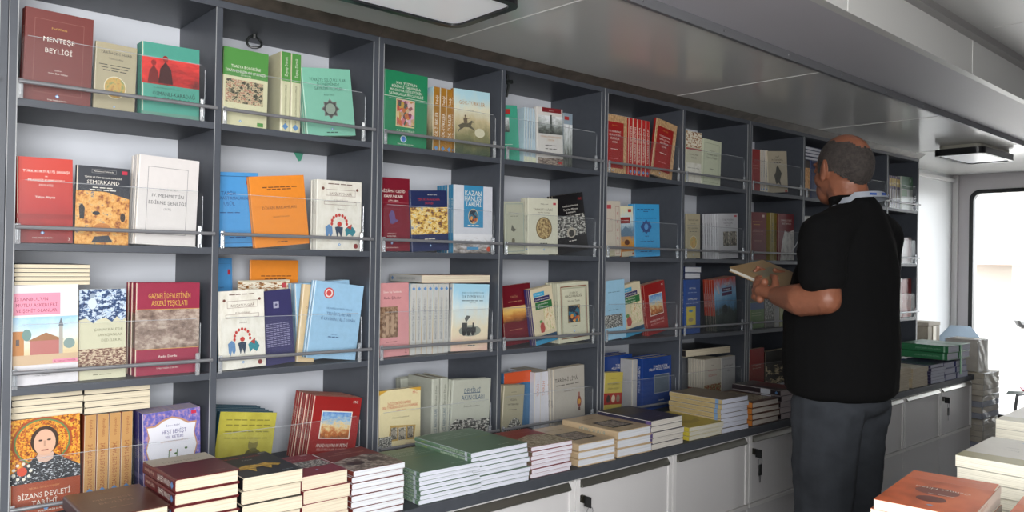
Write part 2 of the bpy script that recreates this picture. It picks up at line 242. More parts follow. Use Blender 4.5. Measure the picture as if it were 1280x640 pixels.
D('mehmet', '#cfcac8', [('F', .16, .12, .82, .88, .007, '#77767a'), ('T', 'ÖZDEMİR NUTKU', .5, .63, .026, '#55555a'), ('T', 'IV. MEHMET\'İN', .5, .56, .058, '#4a4a4e', .56), ('T', 'EDİRNE ŞENLİĞİ', .5, .48, .058, '#4a4a4e', .62), ('T', '(1675)', .5, .41, .036, '#55555a')], [('T', 'EDİRNE ŞENLİĞİ', .6, .4, '#77767a', .4)], noise=.02)
D('tarih', '#4a8fc8', [('F', .06, .05, .94, .95, .012, '#27466a'), ('R', .72, .84, .88, .89, '#b02a3c'), ('T', 'TARİH', .3, .72, .08, Nv), ('T', 'ARAŞTIRMALARINDA', .46, .655, .072, Nv, .8), ('T', 'USÛL', .32, .58, .08, Nv), ('L', .1, .6, .46, Nv, 3), ('L', .3, .7, .13, Nv, 2)])
D('divan', '#d8801e', [('L', .22, .86, .84, '#6a3c12', 6), ('L', .3, .75, .81, '#6a3c12', 5), ('T', 'DİVAN RAKAMLARI', .5, .55, .055, '#5a3010', .62), ('T', 'SALAHATTİN ELKER', .52, .42, .024, '#5a3010'), ('L', .4, .6, .06, '#6a3c12', 2)], rough=.55)
D('ravza', 'p:agedwhite', [('L', .25, .8, .95, '#5a3a34', 4), ('F', .2, .78, .86, .87, .006, '#6a4038'), ('E', .14, .88, .03, .03, '#6a4038'), ('E', .9, .88, .03, .03, '#6a4038'), ('T', 'RAVZATÜ\'S-SAFÂ', .53, .81, .056, '#5a3a34', .5), ('T', 'Fî Sîreti\'l-Enbiyâ', .53, .715, .036, '#5a3a34'), ('F', .16, .65, .88, .7, .006, '#6a4038'), ('T', 'Mîrhând', .53, .59, .034, '#5a3a34')] + [('E', .5 + .17 * math.cos(a * .42 - .1), .39 + .17 * .68 * math.sin(a * .42 - .1), .028, .034, '#b8342c') for a in range(0, 9)] + [('E', .5, .375, .05, .05, '#b8342c'), ('G', [(.2, .22), (.19, .33), (.27, .37), (.34, .33), (.35, .24), (.31, .18), (.27, .24), (.24, .17)], '#5a7fa8', 'cover_picture'), ('G', [(.4, .33), (.47, .34), (.58, .33), (.57, .27), (.54, .18), (.49, .26), (.45, .18)], '#2c3c50', 'cover_picture'), ('G', [(.62, .3), (.7, .35), (.8, .34), (.87, .27), (.8, .2), (.72, .24), (.66, .2)], '#2f7a86', 'cover_picture'), ('G', [(.66, .33), (.78, .38), (.76, .3)], '#a8342c', 'cover_picture'), ('E', .87, .06, .05, .05, '#7a2a28')] + logo(.5, .08), [('T', 'RAVZATÜ\'S-SAFÂ', .6, .4, '#6a4038', .4)])
D('nizam', '#6f1526', [('T', 'NİZÂM-I CEDÎD', .5, .82, .075, Wt, .74), ('T', 'KANUNLARI', .5, .75, .075, Wt, .6), ('T', '(1791-1800)', .5, .69, .045, Wt), ('R', 0, .66, 1, .665, '#9a5a60'), ('F', .2, .34, .72, .58, .006, '#8a4a58'), ('G', [(.4, .38), (.36, .5), (.44, .56), (.52, .54), (.56, .44), (.66, .42), (.48, .37)], '#5a4a78', 'cover_picture'), ('T', 'YUNUS KOÇ', .45, .24, .034, Wt), ('T', 'FATİH YEŞİL', .45, .205, .034, Wt), ('T', 'TÜRK TARİH KURUMU', .45, .05, .028, Wt)] + logo(.45, .11, .04))
D('savas', '#232c52', [('T', 'Mehmet Yavuz', .6, .93, .03, Wt), ('T', 'TİMUR\'UN ANKARA', .5, .85, .05, '#b03a34', .6), ('T', 'SAVAŞI', .5, .79, .05, '#b03a34'), ('R', 0, .28, 1, .72, 'p:battle'), ('L', .35, .65, .2, Wt, 2)] + logo(.5, .09))
D('kazan', '#c4c6ce', [('R', .26, .38, .76, 1, '#3a84ac'), ('T', 'KAZAN', .5, .89, .1, Wt, .42), ('T', 'HANLIĞI', .5, .81, .1, Wt, .44), ('T', 'TARİHİ', .5, .73, .1, Wt, .4), ('E', .5, .545, .13, .155, '#c9b48a'), ('E', .5, .545, .115, .14, 'p:icon'), ('L', .36, .66, .41, Wt, 3), ('R', 0, 0, 1, .28, 'p:snow'), ('R', .34, .05, .64, .09, '#4a88b0'), ('E', .9, .06, .05, .05, '#c0482c')], [('R', .0, 1, '#3a84ac'), ('T', 'KAZAN HANLIĞI TARİHİ', .55, .42, Wt, .5)])
D('atlas', '#a9aa98', [('F', .05, .04, .95, .96, .02, '#7f9490'), ('G', [(.3, .45), (.36, .56), (.44, .5), (.56, .46), (.44, .42)], '#5a5a50', 'cover_picture'), ('E', .4, .25, .08, .1, '#6a6654'), ('L', .3, .7, .72, '#5a5a50', 2)])
D('tabakat', '#c9c8b6', [('T', 'Minhâc-ı Sirâc', .55, .9, .034, Kk), ('R', .84, .89, .94, .93, '#b03a48'), ('T', 'TABAKÂT-I NÂSIRÎ', .5, .8, .056, '#5a5040', .66), ('T', 'Gazneliler, Selçuklular', .52, .75, .034, '#5a5040'), ('E', .53, .47, .27, .275, '#6f5c3a'), ('E', .53, .47, .245, .25, 'p:coin'), ('L', .4, .65, .2, Kk, 2)] + logo(.53, .09), [('T', 'TABAKÂT-I NÂSIRÎ', .55, .42, Kk, .4), ('D', .1)])
D('siyah', '#1b1a1c', [('T', 'MC', .88, .9, .06, '#b02a2c'), ('T', 'Türk İstiklâl Harbinde', .55, .8, .042, Wt), ('T', 'Teşkilât-ı Mahsusa', .55, .74, .045, Wt, .7), ('T', 'Komutanları', .55, .69, .045, Wt), ('R', 0, .28, .98, .64, 'p:crowdgrey'), ('E', .5, .34, .14, .12, '#b0a99a'), ('E', .5, .33, .09, .08, '#3a3835'), ('L', .4, .65, .2, Wt, 2)] + logo(.5, .1))
D('muhur', '#c2b9aa', [('R', .12, .86, .4, .93, '#b04048'), ('F', .68, .05, .93, .9, .012, '#8a4a48'), ('F', .05, .45, .45, .68, .012, '#a87a78')] + [('R', .76, v, .85, v + .05, '#b88a86') for v in (.15, .3, .45, .6, .75)] + [('R', 0, 0, .6, .1, '#a8a28a')])
D('manzara', 'p:landpaint', [('R', .0, .66, .75, .78, '#8a2420'), ('R', .6, .88, .85, .94, Rd), ('L', .05, .65, .72, Wt, 3), ('G', [(0, .5), (.35, .6), (.6, .56), (1, .44), (1, .4), (0, .4)], '#5f7a90', 'cover_picture'), ('E', .45, .28, .2, .14, '#5a2f18'), ('R', 0, 0, 1, .1, '#b8b09a'), ('E', .88, .05, .06, .06, '#8a2c20')])
D('gokmavi', '#3f9cd2', [('L', .1, .8, .9, Nv, 5), ('L', .35, .55, .86, Nv, 1), ('L', .05, .9, .73, '#2c6a9a', 6), ('E', .45, .57, .22, .1, '#2b4a86'), ('S', .45, .57, .2, '#2b4a86', 8), ('E', .45, .57, .08, .08, '#5a9ad0'), ('L', .4, .55, .39, Nv, 1), ('L', .2, .75, .29, Nv, 4), ('L', .2, .7, .1, Nv, 2)])
D('portre', '#bdbec2', [('R', .82, .92, .94, .96, '#b04048'), ('T', 'TÜRK MODERN', .5, .86, .055, '#6a6a70', .6), ('T', 'TARİHÇİLERİ', .5, .79, .055, '#6a6a70', .6), ('T', 'DERGİSİ', .5, .73, .05, '#6a6a70'), ('R', .25, .28, .56, .6, 'p:portrait'), ('R', .6, .28, .92, .6, 'p:portrait'), ('E', .4, .5, .09, .11, '#7a756c'), ('E', .76, .5, .08, .1, '#8a857c'), ('L', .4, .7, .15, Kk, 2)], [('T', 'TÜRK MODERN TARİHÇİLERİ', .55, .4, '#6a6a70', .5)], pages=WHITE)
D('bordo', '#6c1c22', [('R', .72, .9, .86, .95, '#c0a8a0'), ('L', .1, .75, .8, Gd, 4), ('L', .15, .6, .74, Gd, 3), ('L', .1, .8, .6, '#b08a80', 4), ('L', .1, .8, .54, '#b08a80', 4), ('L', .2, .7, .4, '#b08a80', 3)], rough=.3)
D('sarisirt', '#8a7a34', [], [('T', 'KAYNAKLAR', .6, .4, Kk, .4)])
D('yirtik', '#6c1c24', [('T', 'OSMANLI DÖNEMİ', .5, .86, .06, Wt, .8), ('T', 'ARAŞTIRMALARI', .52, .79, .06, Wt, .7), ('G', [(.1, 0), (.22, .38), (.4, .64), (.62, .6), (1, .66), (1, 0)], 'p:torn')])
D('soluk', '#9a9a96', [('R', .2, .3, .8, .6, '#b0b0aa')])
D('grikirmizi', '#8f7a78', [('R', 0, .8, 1, 1, '#a08a86'), ('R', .55, .1, .95, .9, '#8a5654')])
D('istanbul', '#d3d0d4', [('R', .0, .7, .72, .92, '#d88aa0'), ('T', 'İSTANBUL\'UN', .28, .86, .058, '#8a3450', .5), ('T', 'MUTLU ASKERLERİ', .36, .8, .058, '#8a3450', .62), ('T', 'VE ŞEHİT OLANLAR', .36, .745, .058, '#8a3450', .62), ('R', 0, .2, 1, .68, 'p:sky'), ('R', 0, .26, .17, .54, '#b87a40', 'cover_picture'), ('R', .05, .4, .1, .46, '#5a4a48', 'cover_picture'), ('R', .26, .3, .72, .44, '#b06a64', 'cover_picture'), ('G', [(.22, .44), (.5, .52), (.78, .44)], '#9a6a44', 'cover_picture'), ('R', .7, .3, .76, .58, '#a8a29a', 'cover_picture'), ('G', [(.69, .58), (.73, .67), (.77, .58)], '#6a7078', 'cover_picture'), ('E', .86, .4, .09, .09, '#7f9490'), ('E', .21, .5, .07, .1, '#6a8a84'), ('R', .0, .2, 1, .3, '#c4a888', 'cover_picture'), ('R', .6, .205, 1, .245, '#d88aa0'), ('T', 'A. Süheyl ÜNVER', .79, .225, .034, '#8a3450', .36), ('T', 'TÜRK TARİH KURUMU', .5, .09, .024, '#77767a')] + logo(.5, .14, .025))
D('koyu', '#2c2a2c', [], [], pages=('#d9cfb8', '#b8ab92'))
D('canakkale', '#c5c2a8', [('G', [(0, 1), (1, 1), (1, .68), (.9, .64), (.8, .69), (.7, .63), (.55, .68), (.4, .66), (.3, .62), (.15, .68), (0, .66)], 'p:crowdblue'), ('E', .28, .84, .09, .13, '#c2ccd4'), ('E', .28, .93, .06, .05, '#8a98a8'), ('T', 'ÇANAKKALE\'DE', .62, .55, .062, '#77765f', .62), ('T', 'SAVAŞANLAR', .66, .49, .062, '#77765f', .56), ('T', 'DEDİLER Kİ', .7, .43, .062, '#77765f', .5), ('R', 0, .12, 1, .34, 'p:crowdbrown'), ('L', .3, .7, .05, '#77765f', 2)])
D('gazneli', '#8e2a42', [('T', 'GAZNELİ DEVLETİ\'NİN', .52, .86, .085, Gd, .66), ('T', 'ASKERİ TEŞKİLATI', .52, .78, .085, Gd, .56), ('R', 0, .285, 1, .71, 'p:stonegrey'), ('R', 0, .28, 1, .285, Gd), ('R', 0, .71, 1, .715, Gd), ('T', 'Aydın Durdu', .5, .2, .04, Wt), ('T', 'TÜRK TARİH KURUMU', .5, .07, .024, Wt)] + logo(.5, .11, .025), [('R', .3, .68, '#7d6a62'), ('T', 'GAZNELİ DEVLETİ\'NİN ASKERİ TEŞKİLATI', .5, .3, Gd, .7)])
D('laciarka', '#312f5a', [('R', .4, .76, .58, .85, '#9a9ab0'), ('S', .49, .805, .05, '#4a486a', 4)] + [('L', .12, .9, .55 - k * .025, '#9896b4', 7) for k in range(13)], rough=.4)
D('telhis', '#90b6d2', [('E', .3, .855, .1, .1, '#c04a48'), ('E', .3, .855, .075, .075, '#dcd0cc'), ('E', .3, .855, .05, .05, '#c04a48'), ('T', 'HEZARFEN HÜSEYİN EFENDİ', .55, .66, .034, '#3a5a80', .52), ('T', 'TELHÎSÜ\'L-BEYÂN', .55, .59, .058, '#2f4f78', .5), ('T', 'FÎ KAVÂNÎN-İ ÂL-İ OSMÂN', .55, .52, .056, '#2f4f78', .7), ('T', 'Hazırlayan', .5, .32, .022, '#3a5a80'), ('L', .38, .62, .285, '#3a5a80', 2)] + logo(.45, .07, .022), [('R', 0, .015, '#4a7a9a'), ('T', 'TELHÎSÜ\'L-BEYÂN', .6, .4, '#2f4f78', .4)], noise=.05)
D('osmankrem', '#cbb48e', [('R', .5, .86, .95, .93, '#b82a34'), ('E', .72, .895, .08, .08, '#dcd0cc'), ('T', 'OSMANLI', .6, .7, .13, '#8a4a3a', .7), ('R', .4, .1, 1, .5, '#8a6a58')])
D('resimlikrem', '#bfb8a4', [('R', .0, .8, 1, .98, 'p:floral'), ('R', .84, .9, .94, .96, '#b04048')])
D('sifaci', '#c48a8c', [('T', 'İslam Tıp Tarihinde', .5, .88, .05, Wt, .7), ('T', 'Kadın Şifacılar', .5, .8, .065, '#2c2024', .7), ('R', .1, .26, .66, .68, 'p:relief'), ('R', .3, .3, .38, .56, '#a88c74', 'cover_picture'), ('R', .46, .3, .54, .56, '#a88c74', 'cover_picture'), ('L', .3, .65, .2, '#6a4044', 2), ('T', '2', .9, .06, .09, Kk)])
D('tren', 'p:pastel', [('T', 'ANADOLU\'DA DEMİRYOLLARI', .55, .87, .032, '#3f5a6a', .6), ('T', 'İLK DEMİRYOLU', .55, .81, .065, '#35464f', .6), ('L', .25, .85, .75, '#5a6a70', 5), ('T', '(1851-1869)', .55, .72, .026, '#4a5a60'), ('E', .5, .3, .3, .12, '#8f9388'), ('R', .28, .27, .66, .35, '#3a3c3c', 'cover_picture'), ('R', .28, .33, .42, .42, '#464846', 'cover_picture'), ('R', .56, .34, .6, .42, '#3a3a3a', 'cover_picture'), ('E', .34, .26, .05, .05, '#2c2c2c'), ('E', .46, .26, .05, .05, '#2c2c2c'), ('E', .58, .26, .045, .045, '#2c2c2c'), ('G', [(.38, .42), (.34, .49), (.4, .53), (.5, .52), (.44, .47)], '#5f615e', 'cover_picture'), ('L', .45, .65, .08, '#5a6a70', 2)], [('R', 0, 1, '#b9b9b6'), ('T', 'ANADOLU\'DA İLK DEMİRYOLU', .5, .38, '#5a5f66', .6), ('D', .93)])
D('visne', '#641520', [('T', 'TARİH', .4, .8, .06, '#a8785a'), ('L', .2, .7, .72, '#a8785a', 3), ('R', .0, .38, .82, .64, 'p:sunset'), ('L', .2, .7, .25, '#a8785a', 3)])
D('amerika', '#cbbfa2', [('R', .12, .85, .62, .93, '#3a9ac0'), ('T', '19. Yüzyılda', .36, .89, .05, Wt, .42), ('R', .14, .76, .84, .84, '#2f2a5a'), ('T', 'Osmanlı Devleti\'nden', .48, .8, .055, Wt, .62), ('R', .16, .62, .92, .75, '#2f6a3c'), ('T', 'Latin Amerika\'ya', .5, .71, .05, Wt, .6), ('T', 'Göç Hareketleri', .5, .655, .05, Wt, .6), ('R', .5, .22, .95, .62, 'p:map'), ('G', [(.3, .2), (.28, .32), (.36, .4), (.46, .36), (.5, .26), (.44, .2)], '#a84a44', 'cover_picture'), ('E', .34, .4, .07, .05, '#5a8a4a'), ('R', 0, 0, 1, .15, '#2c4a66'), ('R', 0, 0, 1, .08, '#3a8ab0')], [('R', 0, 1, '#3a2f66'), ('T', 'Göç Hareketleri', .6, .4, Wt, .4)])
D('kudus', '#c6c5ae', [('F', .08, .06, .94, .94, .022, '#7c4630'), ('F', .115, .09, .905, .915, .03, '#a9aa92'), ('T', 'KUDÜS', .5, .82, .058, '#4a4438'), ('T', 'HAÇLI KRALLIĞI', .5, .77, .058, '#4a4438', .56), ('T', 'Vincent Tarihi', .5, .69, .05, '#5a5448'), ('R', .3, .32, .7, .62, '#8a7a50'), ('R', .32, .335, .68, .605, 'p:icon'), ('T', 'Ergin Ayan', .5, .27, .03, '#4a4438')] + logo(.5, .18, .03), [('T', 'KUDÜS HAÇLI KRALLIĞI', .55, .36, '#5a5448', .5), ('D', .1)])
D('acikmavi', '#93bcd4', [('L', .2, .8, .8, '#5a7a8a', 3), ('L', .2, .7, .5, '#5a7a8a', 3), ('R', 0, .2, .85, .42, 'p:crowdgrey'), ('L', .2, .6, .1, '#5a7a8a', 2)])
D('anadolu', '#8c201f', [('T', 'MC', .88, .93, .05, Wt), ('R', .2, .36, .84, .78, '#d8d2c8'), ('R', .22, .375, .82, .765, 'p:painting'), ('T', 'ANADOLU\'NUN FETHİ', .5, .26, .066, Wt, .66), ('T', 'SELÇUKLULAR DÖNEMİ', .5, .2, .042, '#d8b8b0', .62), ('T', 'Ali Sevim', .5, .08, .034, '#d8b8b0'), ('R', .1, .175, .9, .178, '#b86a60')], [('T', 'ANADOLU\'NUN FETHİ', .55, .36, Wt, .6)], rough=.3)
D('lacikalin', '#2a4a8a', [('T', 'NATURAL', .5, .84, .07, Wt, .7), ('L', .2, .8, .76, '#a8b4cc', 3), ('T', 'HOMELAND', .5, .64, .08, Wt, .8), ('L', .1, .9, .56, '#a8b4cc', 4), ('R', .1, .16, .7, .5, '#c4b44a'), ('E', .38, .42, .14, .05, '#4a80b0'), ('E', .38, .26, .16, .08, '#9a8a6a')], [('T', 'HOMELAND', .6, .4, Wt, .4)], True)
D('deniz', 'p:seascape', [('T', 'TARİHÎ', .6, .88, .06, Wt), ('R', .35, .74, .8, .81, '#5a3a5a'), ('R', .35, .66, .8, .72, '#5a3a5a'), ('L', .4, .75, .775, Wt, 2), ('G', [(.1, .9), (.2, .82), (.25, .7), (.18, .72), (.12, .8)], '#c8b8b4', 'cover_picture'), ('E', .45, .4, .12, .12, '#242c2c')], [('R', .0, 1, '#a83c28'), ('R', 0, .3, '#3a3f3c'), ('T', 'TARİHÎ COĞRAFYA', .6, .4, Wt, .4)])
D('yesilmavi', '#5a7f3a', [('R', 0, .62, 1, 1, '#50483c'), ('R', 0, .44, 1, .6, '#34578a'), ('L', .1, .8, .36, '#a8b890', 3), ('L', .1, .8, .3, '#a8b890', 3)])
D('grifoto', '#5f5f5a', [('R', 0, .2, 1, .9, 'p:crowdgrey')])
D('beyazsade', '#a8a8a8')
D('sariyesil', '#b0b48a', [('R', .2, .1, .9, .3, '#8a9a3a')])
D('bizans', '#94452a', [('R', 0, .34, 1, 1, 'p:mosaic'), ('E', .46, .75, .43, .4, '#9a4a24'), ('E', .46, .75, .4, .37, '#5f7a4a'), ('E', .46, .75, .375, .345, 'p:mosaic'), ('G', [(0, .34), (0, .45), (.25, .54), (.38, .62), (.62, .62), (.8, .54), (1, .46), (1, .34)], 'p:robe'), ('G', [(.37, .6), (.4, .55), (.5, .53), (.6, .56), (.62, .62), (.58, .66), (.42, .66)], '#c8a898', 'cover_picture'), ('E', .49, .76, .2, .23, '#3c2c22'), ('E', .49, .74, .155, .21, '#cda58c'), ('E', .43, .765, .028, .014, '#3a2a24'), ('E', .55, .765, .028, .014, '#3a2a24'), ('R', .475, .7, .5, .76, '#b08a74', 'cover_picture'), ('R', .44, .655, .54, .668, '#8a4a44', 'cover_picture'), ('E', .17, .47, .07, .07, '#c8482c')] + [('E', .17 + .12 * math.cos(a * .7), .47 + .08 * math.sin(a * .7), .024, .024, '#d6d2c4') for a in range(9)] + [('T', 'GEORG OSTROGORSKY', .48, .285, .03, '#c8905a', .44), ('T', 'BİZANS DEVLETİ', .48, .21, .088, Wt, .74), ('T', 'TARİHİ', .48, .13, .088, Wt, .36), ('S', .5, .06, .035, '#6a94c4', 4), ('T', 'TÜRK TARİH KURUMU', .6, .04, .03, Wt)], [('R', 0, 1, '#b58a56'), ('T', 'BİZANS DEVLETİ TARİHİ', .42, .36, '#8a4a2a', .52), ('T', 'Ostrogorsky', .85, .26, '#8a4a2a', .2), ('D', .16)])
D('hest', 'p:violet', [('G', [(.08, .08), (.06, .3), (.1, .42), (.05, .55), (.1, .7), (.06, .84), (.2, .84), (.34, .9), (.5, .93), (.66, .9), (.8, .84), (.94, .84), (.9, .7), (.95, .55), (.9, .42), (.94, .3), (.92, .08)], '#b08468', 'printed_ornament'), ('G', [(.1, .08), (.08, .3), (.12, .42), (.07, .55), (.12, .7), (.08, .82), (.22, .82), (.36, .88), (.5, .91), (.64, .88), (.78, .82), (.92, .82), (.88, .7), (.93, .55), (.88, .42), (.92, .3), (.9, .08)], '#d3d3dc', 'printed_ornament'), ('R', .84, .93, .93, .97, '#b8304c'), ('T', 'İdris-i Bitlisî', .52, .82, .034, '#3f3a7a'), ('T', 'HEŞT BEHİŞT', .54, .745, .075, '#3f3a7a', .42), ('T', 'VIII. KETİBE', .54, .68, .05, '#3f3a7a', .32), ('T', '(Fatih Sultan Mehmed Devri)', .54, .63, .03, '#b08468', .6)] + [('G', [(.42 + a, .3), (.44 + a, .52), (.455 + a, .52), (.435 + a, .3)], '#4a6a3c', 'printed_ornament') for a in (0, .14)] + [('E', .38 + .09 * k, .42 + .05 * ((k * 2) % 3), .026, .02, ('#4a6a3c', '#a86a62')[k % 2]) for k in range(5)] + [('E', .4 + .08 * k, .34 + .04 * (k % 2), .022, .018, '#3f5c34') for k in range(4)], [('R', 0, 1, '#4c4a92'), ('R', .2, .26, '#8a86c0'), ('T', 'HEŞT BEHİŞT', .55, .42, Wt, .36)])
D('sari', '#2a4a58', [('R', 0, 0, 1, 1, 'p:handwrite'), ('R', 0, 0, 1, .17, '#2a3448'), ('E', .66, .3, .16, .15, '#55502c'), ('E', .64, .5, .085, .12, '#77703a'), ('E', .64, .57, .08, .05, '#a49c4c'), ('E', .66, .42, .06, .03, '#5f5a30'), ('E', .48, .17, .12, .09, '#8a8a86'), ('S', .48, .18, .08, '#c2c0b4', 8), ('T', 'PADİŞAH', .48, .045, .03, '#a8a89a')] + [('L', .12, .92, v, '#7a7432', 6) for v in (.88, .8, .7, .6)], [], True, pages=('#d2d0cc', '#b0aea8'))
D('ingiliz', '#cfc39a', [('G', [(0, .93), (.2, 1), (0, 1)], '#c0963c', 'printed_ornament'), ('G', [(1, .94), (.7, 1), (1, 1)], '#c0963c', 'printed_ornament'), ('T', 'MC', .86, .93, .06, '#b03a3a'), ('T', 'İNGİLİZ YÖNETİMİ DÖNEMİNDE', .48, .79, .058, '#a8302c', .56), ('T', 'KIBRIS TÜRKLERİNİN SİYASİ ÖRGÜTLENMELERİ', .5, .735, .056, '#a8302c', .86), ('T', '1878-1960', .52, .68, .038, '#a8302c'), ('T', 'Mehmet Demiryürek', .52, .57, .034, '#4a4638'), ('G', [(.22, .22), (.27, .46), (.88, .42), (.84, .2)], '#a88a4a', 'printed_ornament'), ('R', .28, .24, .43, .42, 'p:portrait'), ('R', .46, .21, .64, .41, '#c0b49a', 'cover_picture'), ('R', .47, .22, .63, .4, 'p:portrait'), ('R', .68, .23, .82, .41, 'p:portrait'), ('E', .355, .34, .045, .06, '#8a857a'), ('E', .55, .32, .05, .065, '#9a9486'), ('E', .75, .33, .045, .06, '#8a857a'), ('R', 0, .06, .3, .3, 'p:crowdgrey'), ('R', 0, 0, 1, .12, 'p:soldiers'), ('R', .62, .02, .78, .16, '#b8a890', 'cover_picture')])
D('demirci', '#a9ab9f', [('T', 'DEMİRCİ', .52, .82, .1, '#2c4a68', .42), ('T', 'AKINCILARI', .54, .71, .1, '#2c4a68', .6), ('R', .3, .775, .72, .785, '#2c4a68'), ('T', 'İbrahim Ethem Akıncı', .52, .57, .034, '#4a4c4a'), ('G', [(0, 0), (1, 0), (1, .34), (.85, .36), (.7, .33), (.5, .38), (.3, .35), (.12, .38), (0, .3)], 'p:crowdgrey')], [('T', 'DEMİRCİ AKINCILARI', .3, .5, '#2c4a68', .5), ('T', 'İbrahim Ethem', .75, .25, '#4a4c4a', .3)], True, pages=('#cbbfae', '#a89c8c'))
D('griarka', '#a5a79c', [('L', .3, .7, .9, '#5a5c58', 2)], hard=True)
D('fizan', '#95907a', [('T', 'Cami Baykurt', .5, .86, .036, Kk), ('T', 'FİZAN', .5, .7, .07, '#2c2a22', .5), ('T', 'HATIRALARI', .5, .61, .07, '#2c2a22', .8), ('L', .3, .7, .5, Kk, 3), ('G', [(0, 0), (1, 0), (1, .12), (.8, .3), (.6, .34), (.4, .26), (.25, .12), (.1, .16), (0, .1)], 'p:crowdgrey')])
D('cizgili', '#bfc0c8', [], [('R', 0, 1, '#c4c4cc'), ('T', 'TARİH', .7, .4, '#b8846a', .4)])
D('turuncu', '#3a6488', [('R', 0, .8, 1, 1, '#c2512e')], pages=WHITE)
D('livan', '#a8a39a', [('T', 'TÂRİH-İ LİVÂ', .42, .79, .085, '#2c2a28', .72), ('L', .1, .85, .7, '#55524c', 5), ('T', 'Ahmed Ziya Bey', .5, .59, .034, '#55524c'), ('E', .82, .36, .07, .13, '#7a3428'), ('E', .82, .36, .05, .06, '#b8863c'), ('R', .79, .2, .85, .26, '#4a2c22', 'cover_picture'), ('R', .8, .46, .84, .53, '#8a3c2c', 'cover_picture')], [('T', 'LİVÂ', .4, .5, Kk, .4)])
D('sarikirmizi', '#b8a852', [('T', 'Mehmet Arif', .5, .87, .04, Kk), ('T', 'NOTLARIMDA', .5, .74, .07, '#3a3420', .7), ('T', 'SİNEMA ARŞİVİ', .5, .64, .06, '#3a3420', .7), ('R', 0, .28, 1, .54, '#9a2a20'), ('E', .25, .41, .1, .14, '#3a2a20'), ('E', .52, .41, .1, .14, '#c8b8a0'), ('E', .78, .41, .1, .14, '#8a7a66')])
D('laciblok', '#a9a8a8')
D('mavikalin', '#1f3c7c', [('T', 'TÜRKİYE BÜYÜK', .62, .82, .05, Wt, .5), ('T', 'MİLLET MECLİSİ TARİHİ', .58, .77, .05, Wt, .7), ('R', .4, .3, .92, .66, '#9a9ea4'), ('R', .41, .31, .91, .65, '#55606c'), ('L', .55, .75, .16, '#a8b0c0', 2)], [('T', 'MECLİS TARİHİ', .6, .36, '#a8b0c0', .5), ('T', 'CİLT', .75, .3, Wt, .1)], True, rough=.25)
D('romali', '#b9b3a6', [('T', 'Tarih', .5, .84, .05, Kk), ('T', 'ROMA\'DAN', .5, .72, .07, Rd, .6), ('T', 'BİZANS\'A', .5, .6, .08, Rd, .6), ('R', .0, .1, 1, .38, 'p:romans')], [('R', 0, .3, '#7a3c34')])
D('beyazgri', '#a9a9a8', [('T', 'BÜYÜK DEVLET', .5, .78, .07, Kk, .8), ('T', 'AKLI', .5, .66, .07, Kk), ('F', .06, .06, .94, .94, .01, '#8a8a88')])
D('siyahkrem', '#15130f', [('R', 0, .1, 1, .62, 'p:creamfig')])
D('mentesek', '#4c2a24', [('T', 'MENTEŞE', .5, .6, .085, '#8a6a58', .55), ('T', 'BEYLİĞİ', .5, .46, .085, '#8a6a58', .48), ('L', .35, .65, .26, '#8a6a58', 3), ('L', .4, .6, .86, '#6a4a28', 2)], [('T', 'MENTEŞE', .3, .3, '#8a6a58', .3)], True, .3)
D('divansehri', '#581c20', [('R', 0, .66, 1, 1, '#b4ad9c'), ('T', 'DİVAN ŞEHRİ', .5, .77, .08, '#77705f', .6), ('L', .6, .85, .12, '#8a5a50', 2)], [('T', 'DİVAN ŞEHRİ', .32, .42, Wt, .4), ('T', 'Arşiv Yayınları', .78, .3, '#c8b0a0', .3), ('D', .07)], True)
D('anka', '#17171a', [('T', 'ANKA\'NIN KANADI', .45, .86, .08, '#b8302c', .7), ('T', 'Selçuk', .5, .72, .05, Wt), ('G', [(.12, .3), (.2, .44), (.34, .5), (.5, .46), (.66, .5), (.86, .36), (.78, .3), (.7, .36), (.62, .22), (.54, .36), (.42, .34), (.34, .18), (.26, .32)], 'p:goldbeast'), ('T', 'MC', .88, .94, .05, Wt), ('L', .7, .9, .08, '#9aa4b0', 2)])
D('kaan', '#7c2530', [('T', 'KAAN YILI', .45, .8, .11, '#b87a80', .6), ('R', .1, .35, .95, .66, 'p:crowdgrey'), ('R', .75, .92, .9, .96, '#b8a0a0')] + logo(.5, .2, .04), [('R', .0, .1, '#7c2530'), ('L', .3, .8, Wt)])
D('asker', '#6b3028', [('T', 'TÜRKİYE', .5, .86, .06, '#c09a8c', .3), ('T', 'KUZEYDE ŞEHİR YAŞAMI', .5, .77, .055, '#c09a8c', .7), ('G', [(0, 0), (1, 0), (1, .5), (.75, .62), (.4, .58), (0, .46)], 'p:soldiers'), ('E', .3, .3, .16, .12, '#3a2c28'), ('E', .7, .34, .14, .1, '#4a3c36')], pages=('#d6d8dc', '#b4b8bc'))
D('yesilkitap', '#55705a', [('T', 'KUR\'AN-I KERİM FİHRİSTİ', .4, .84, .05, '#9aa89a', .6), ('T', 'VE BİBLİYOGRAFYASI', .42, .77, .05, '#9aa89a', .62), ('T', 'ÜZERİNE BİR DENEME', .46, .7, .05, '#9aa89a', .7), ('L', .35, .95, .56, '#6a7a3c', 4), ('L', .6, .8, .12, '#9aa89a', 1)], [('T', 'FİHRİST VE BİBLİYOGRAFYA', .3, .44, '#b4bfae', .5), ('T', 'Yıldırım', .82, .4, '#8f9a3a', .2), ('R', .06, .1, '#a9b0b8')], pages=('#d0d2dc', '#aeb1bd'))
D('sinema', '#7c2a28', [('G', [(0, 0), (1, 0), (1, .55), (.6, .62), (.25, .5), (0, .3)], 'p:mottle'), ('T', 'KÜTÜPHANE TARİHİ', .5, .8, .05, '#a86a60', .7)], [('R', 0, .4, '#6a5a4c')], pages=('#cfd0da', '#b8a8ac'))
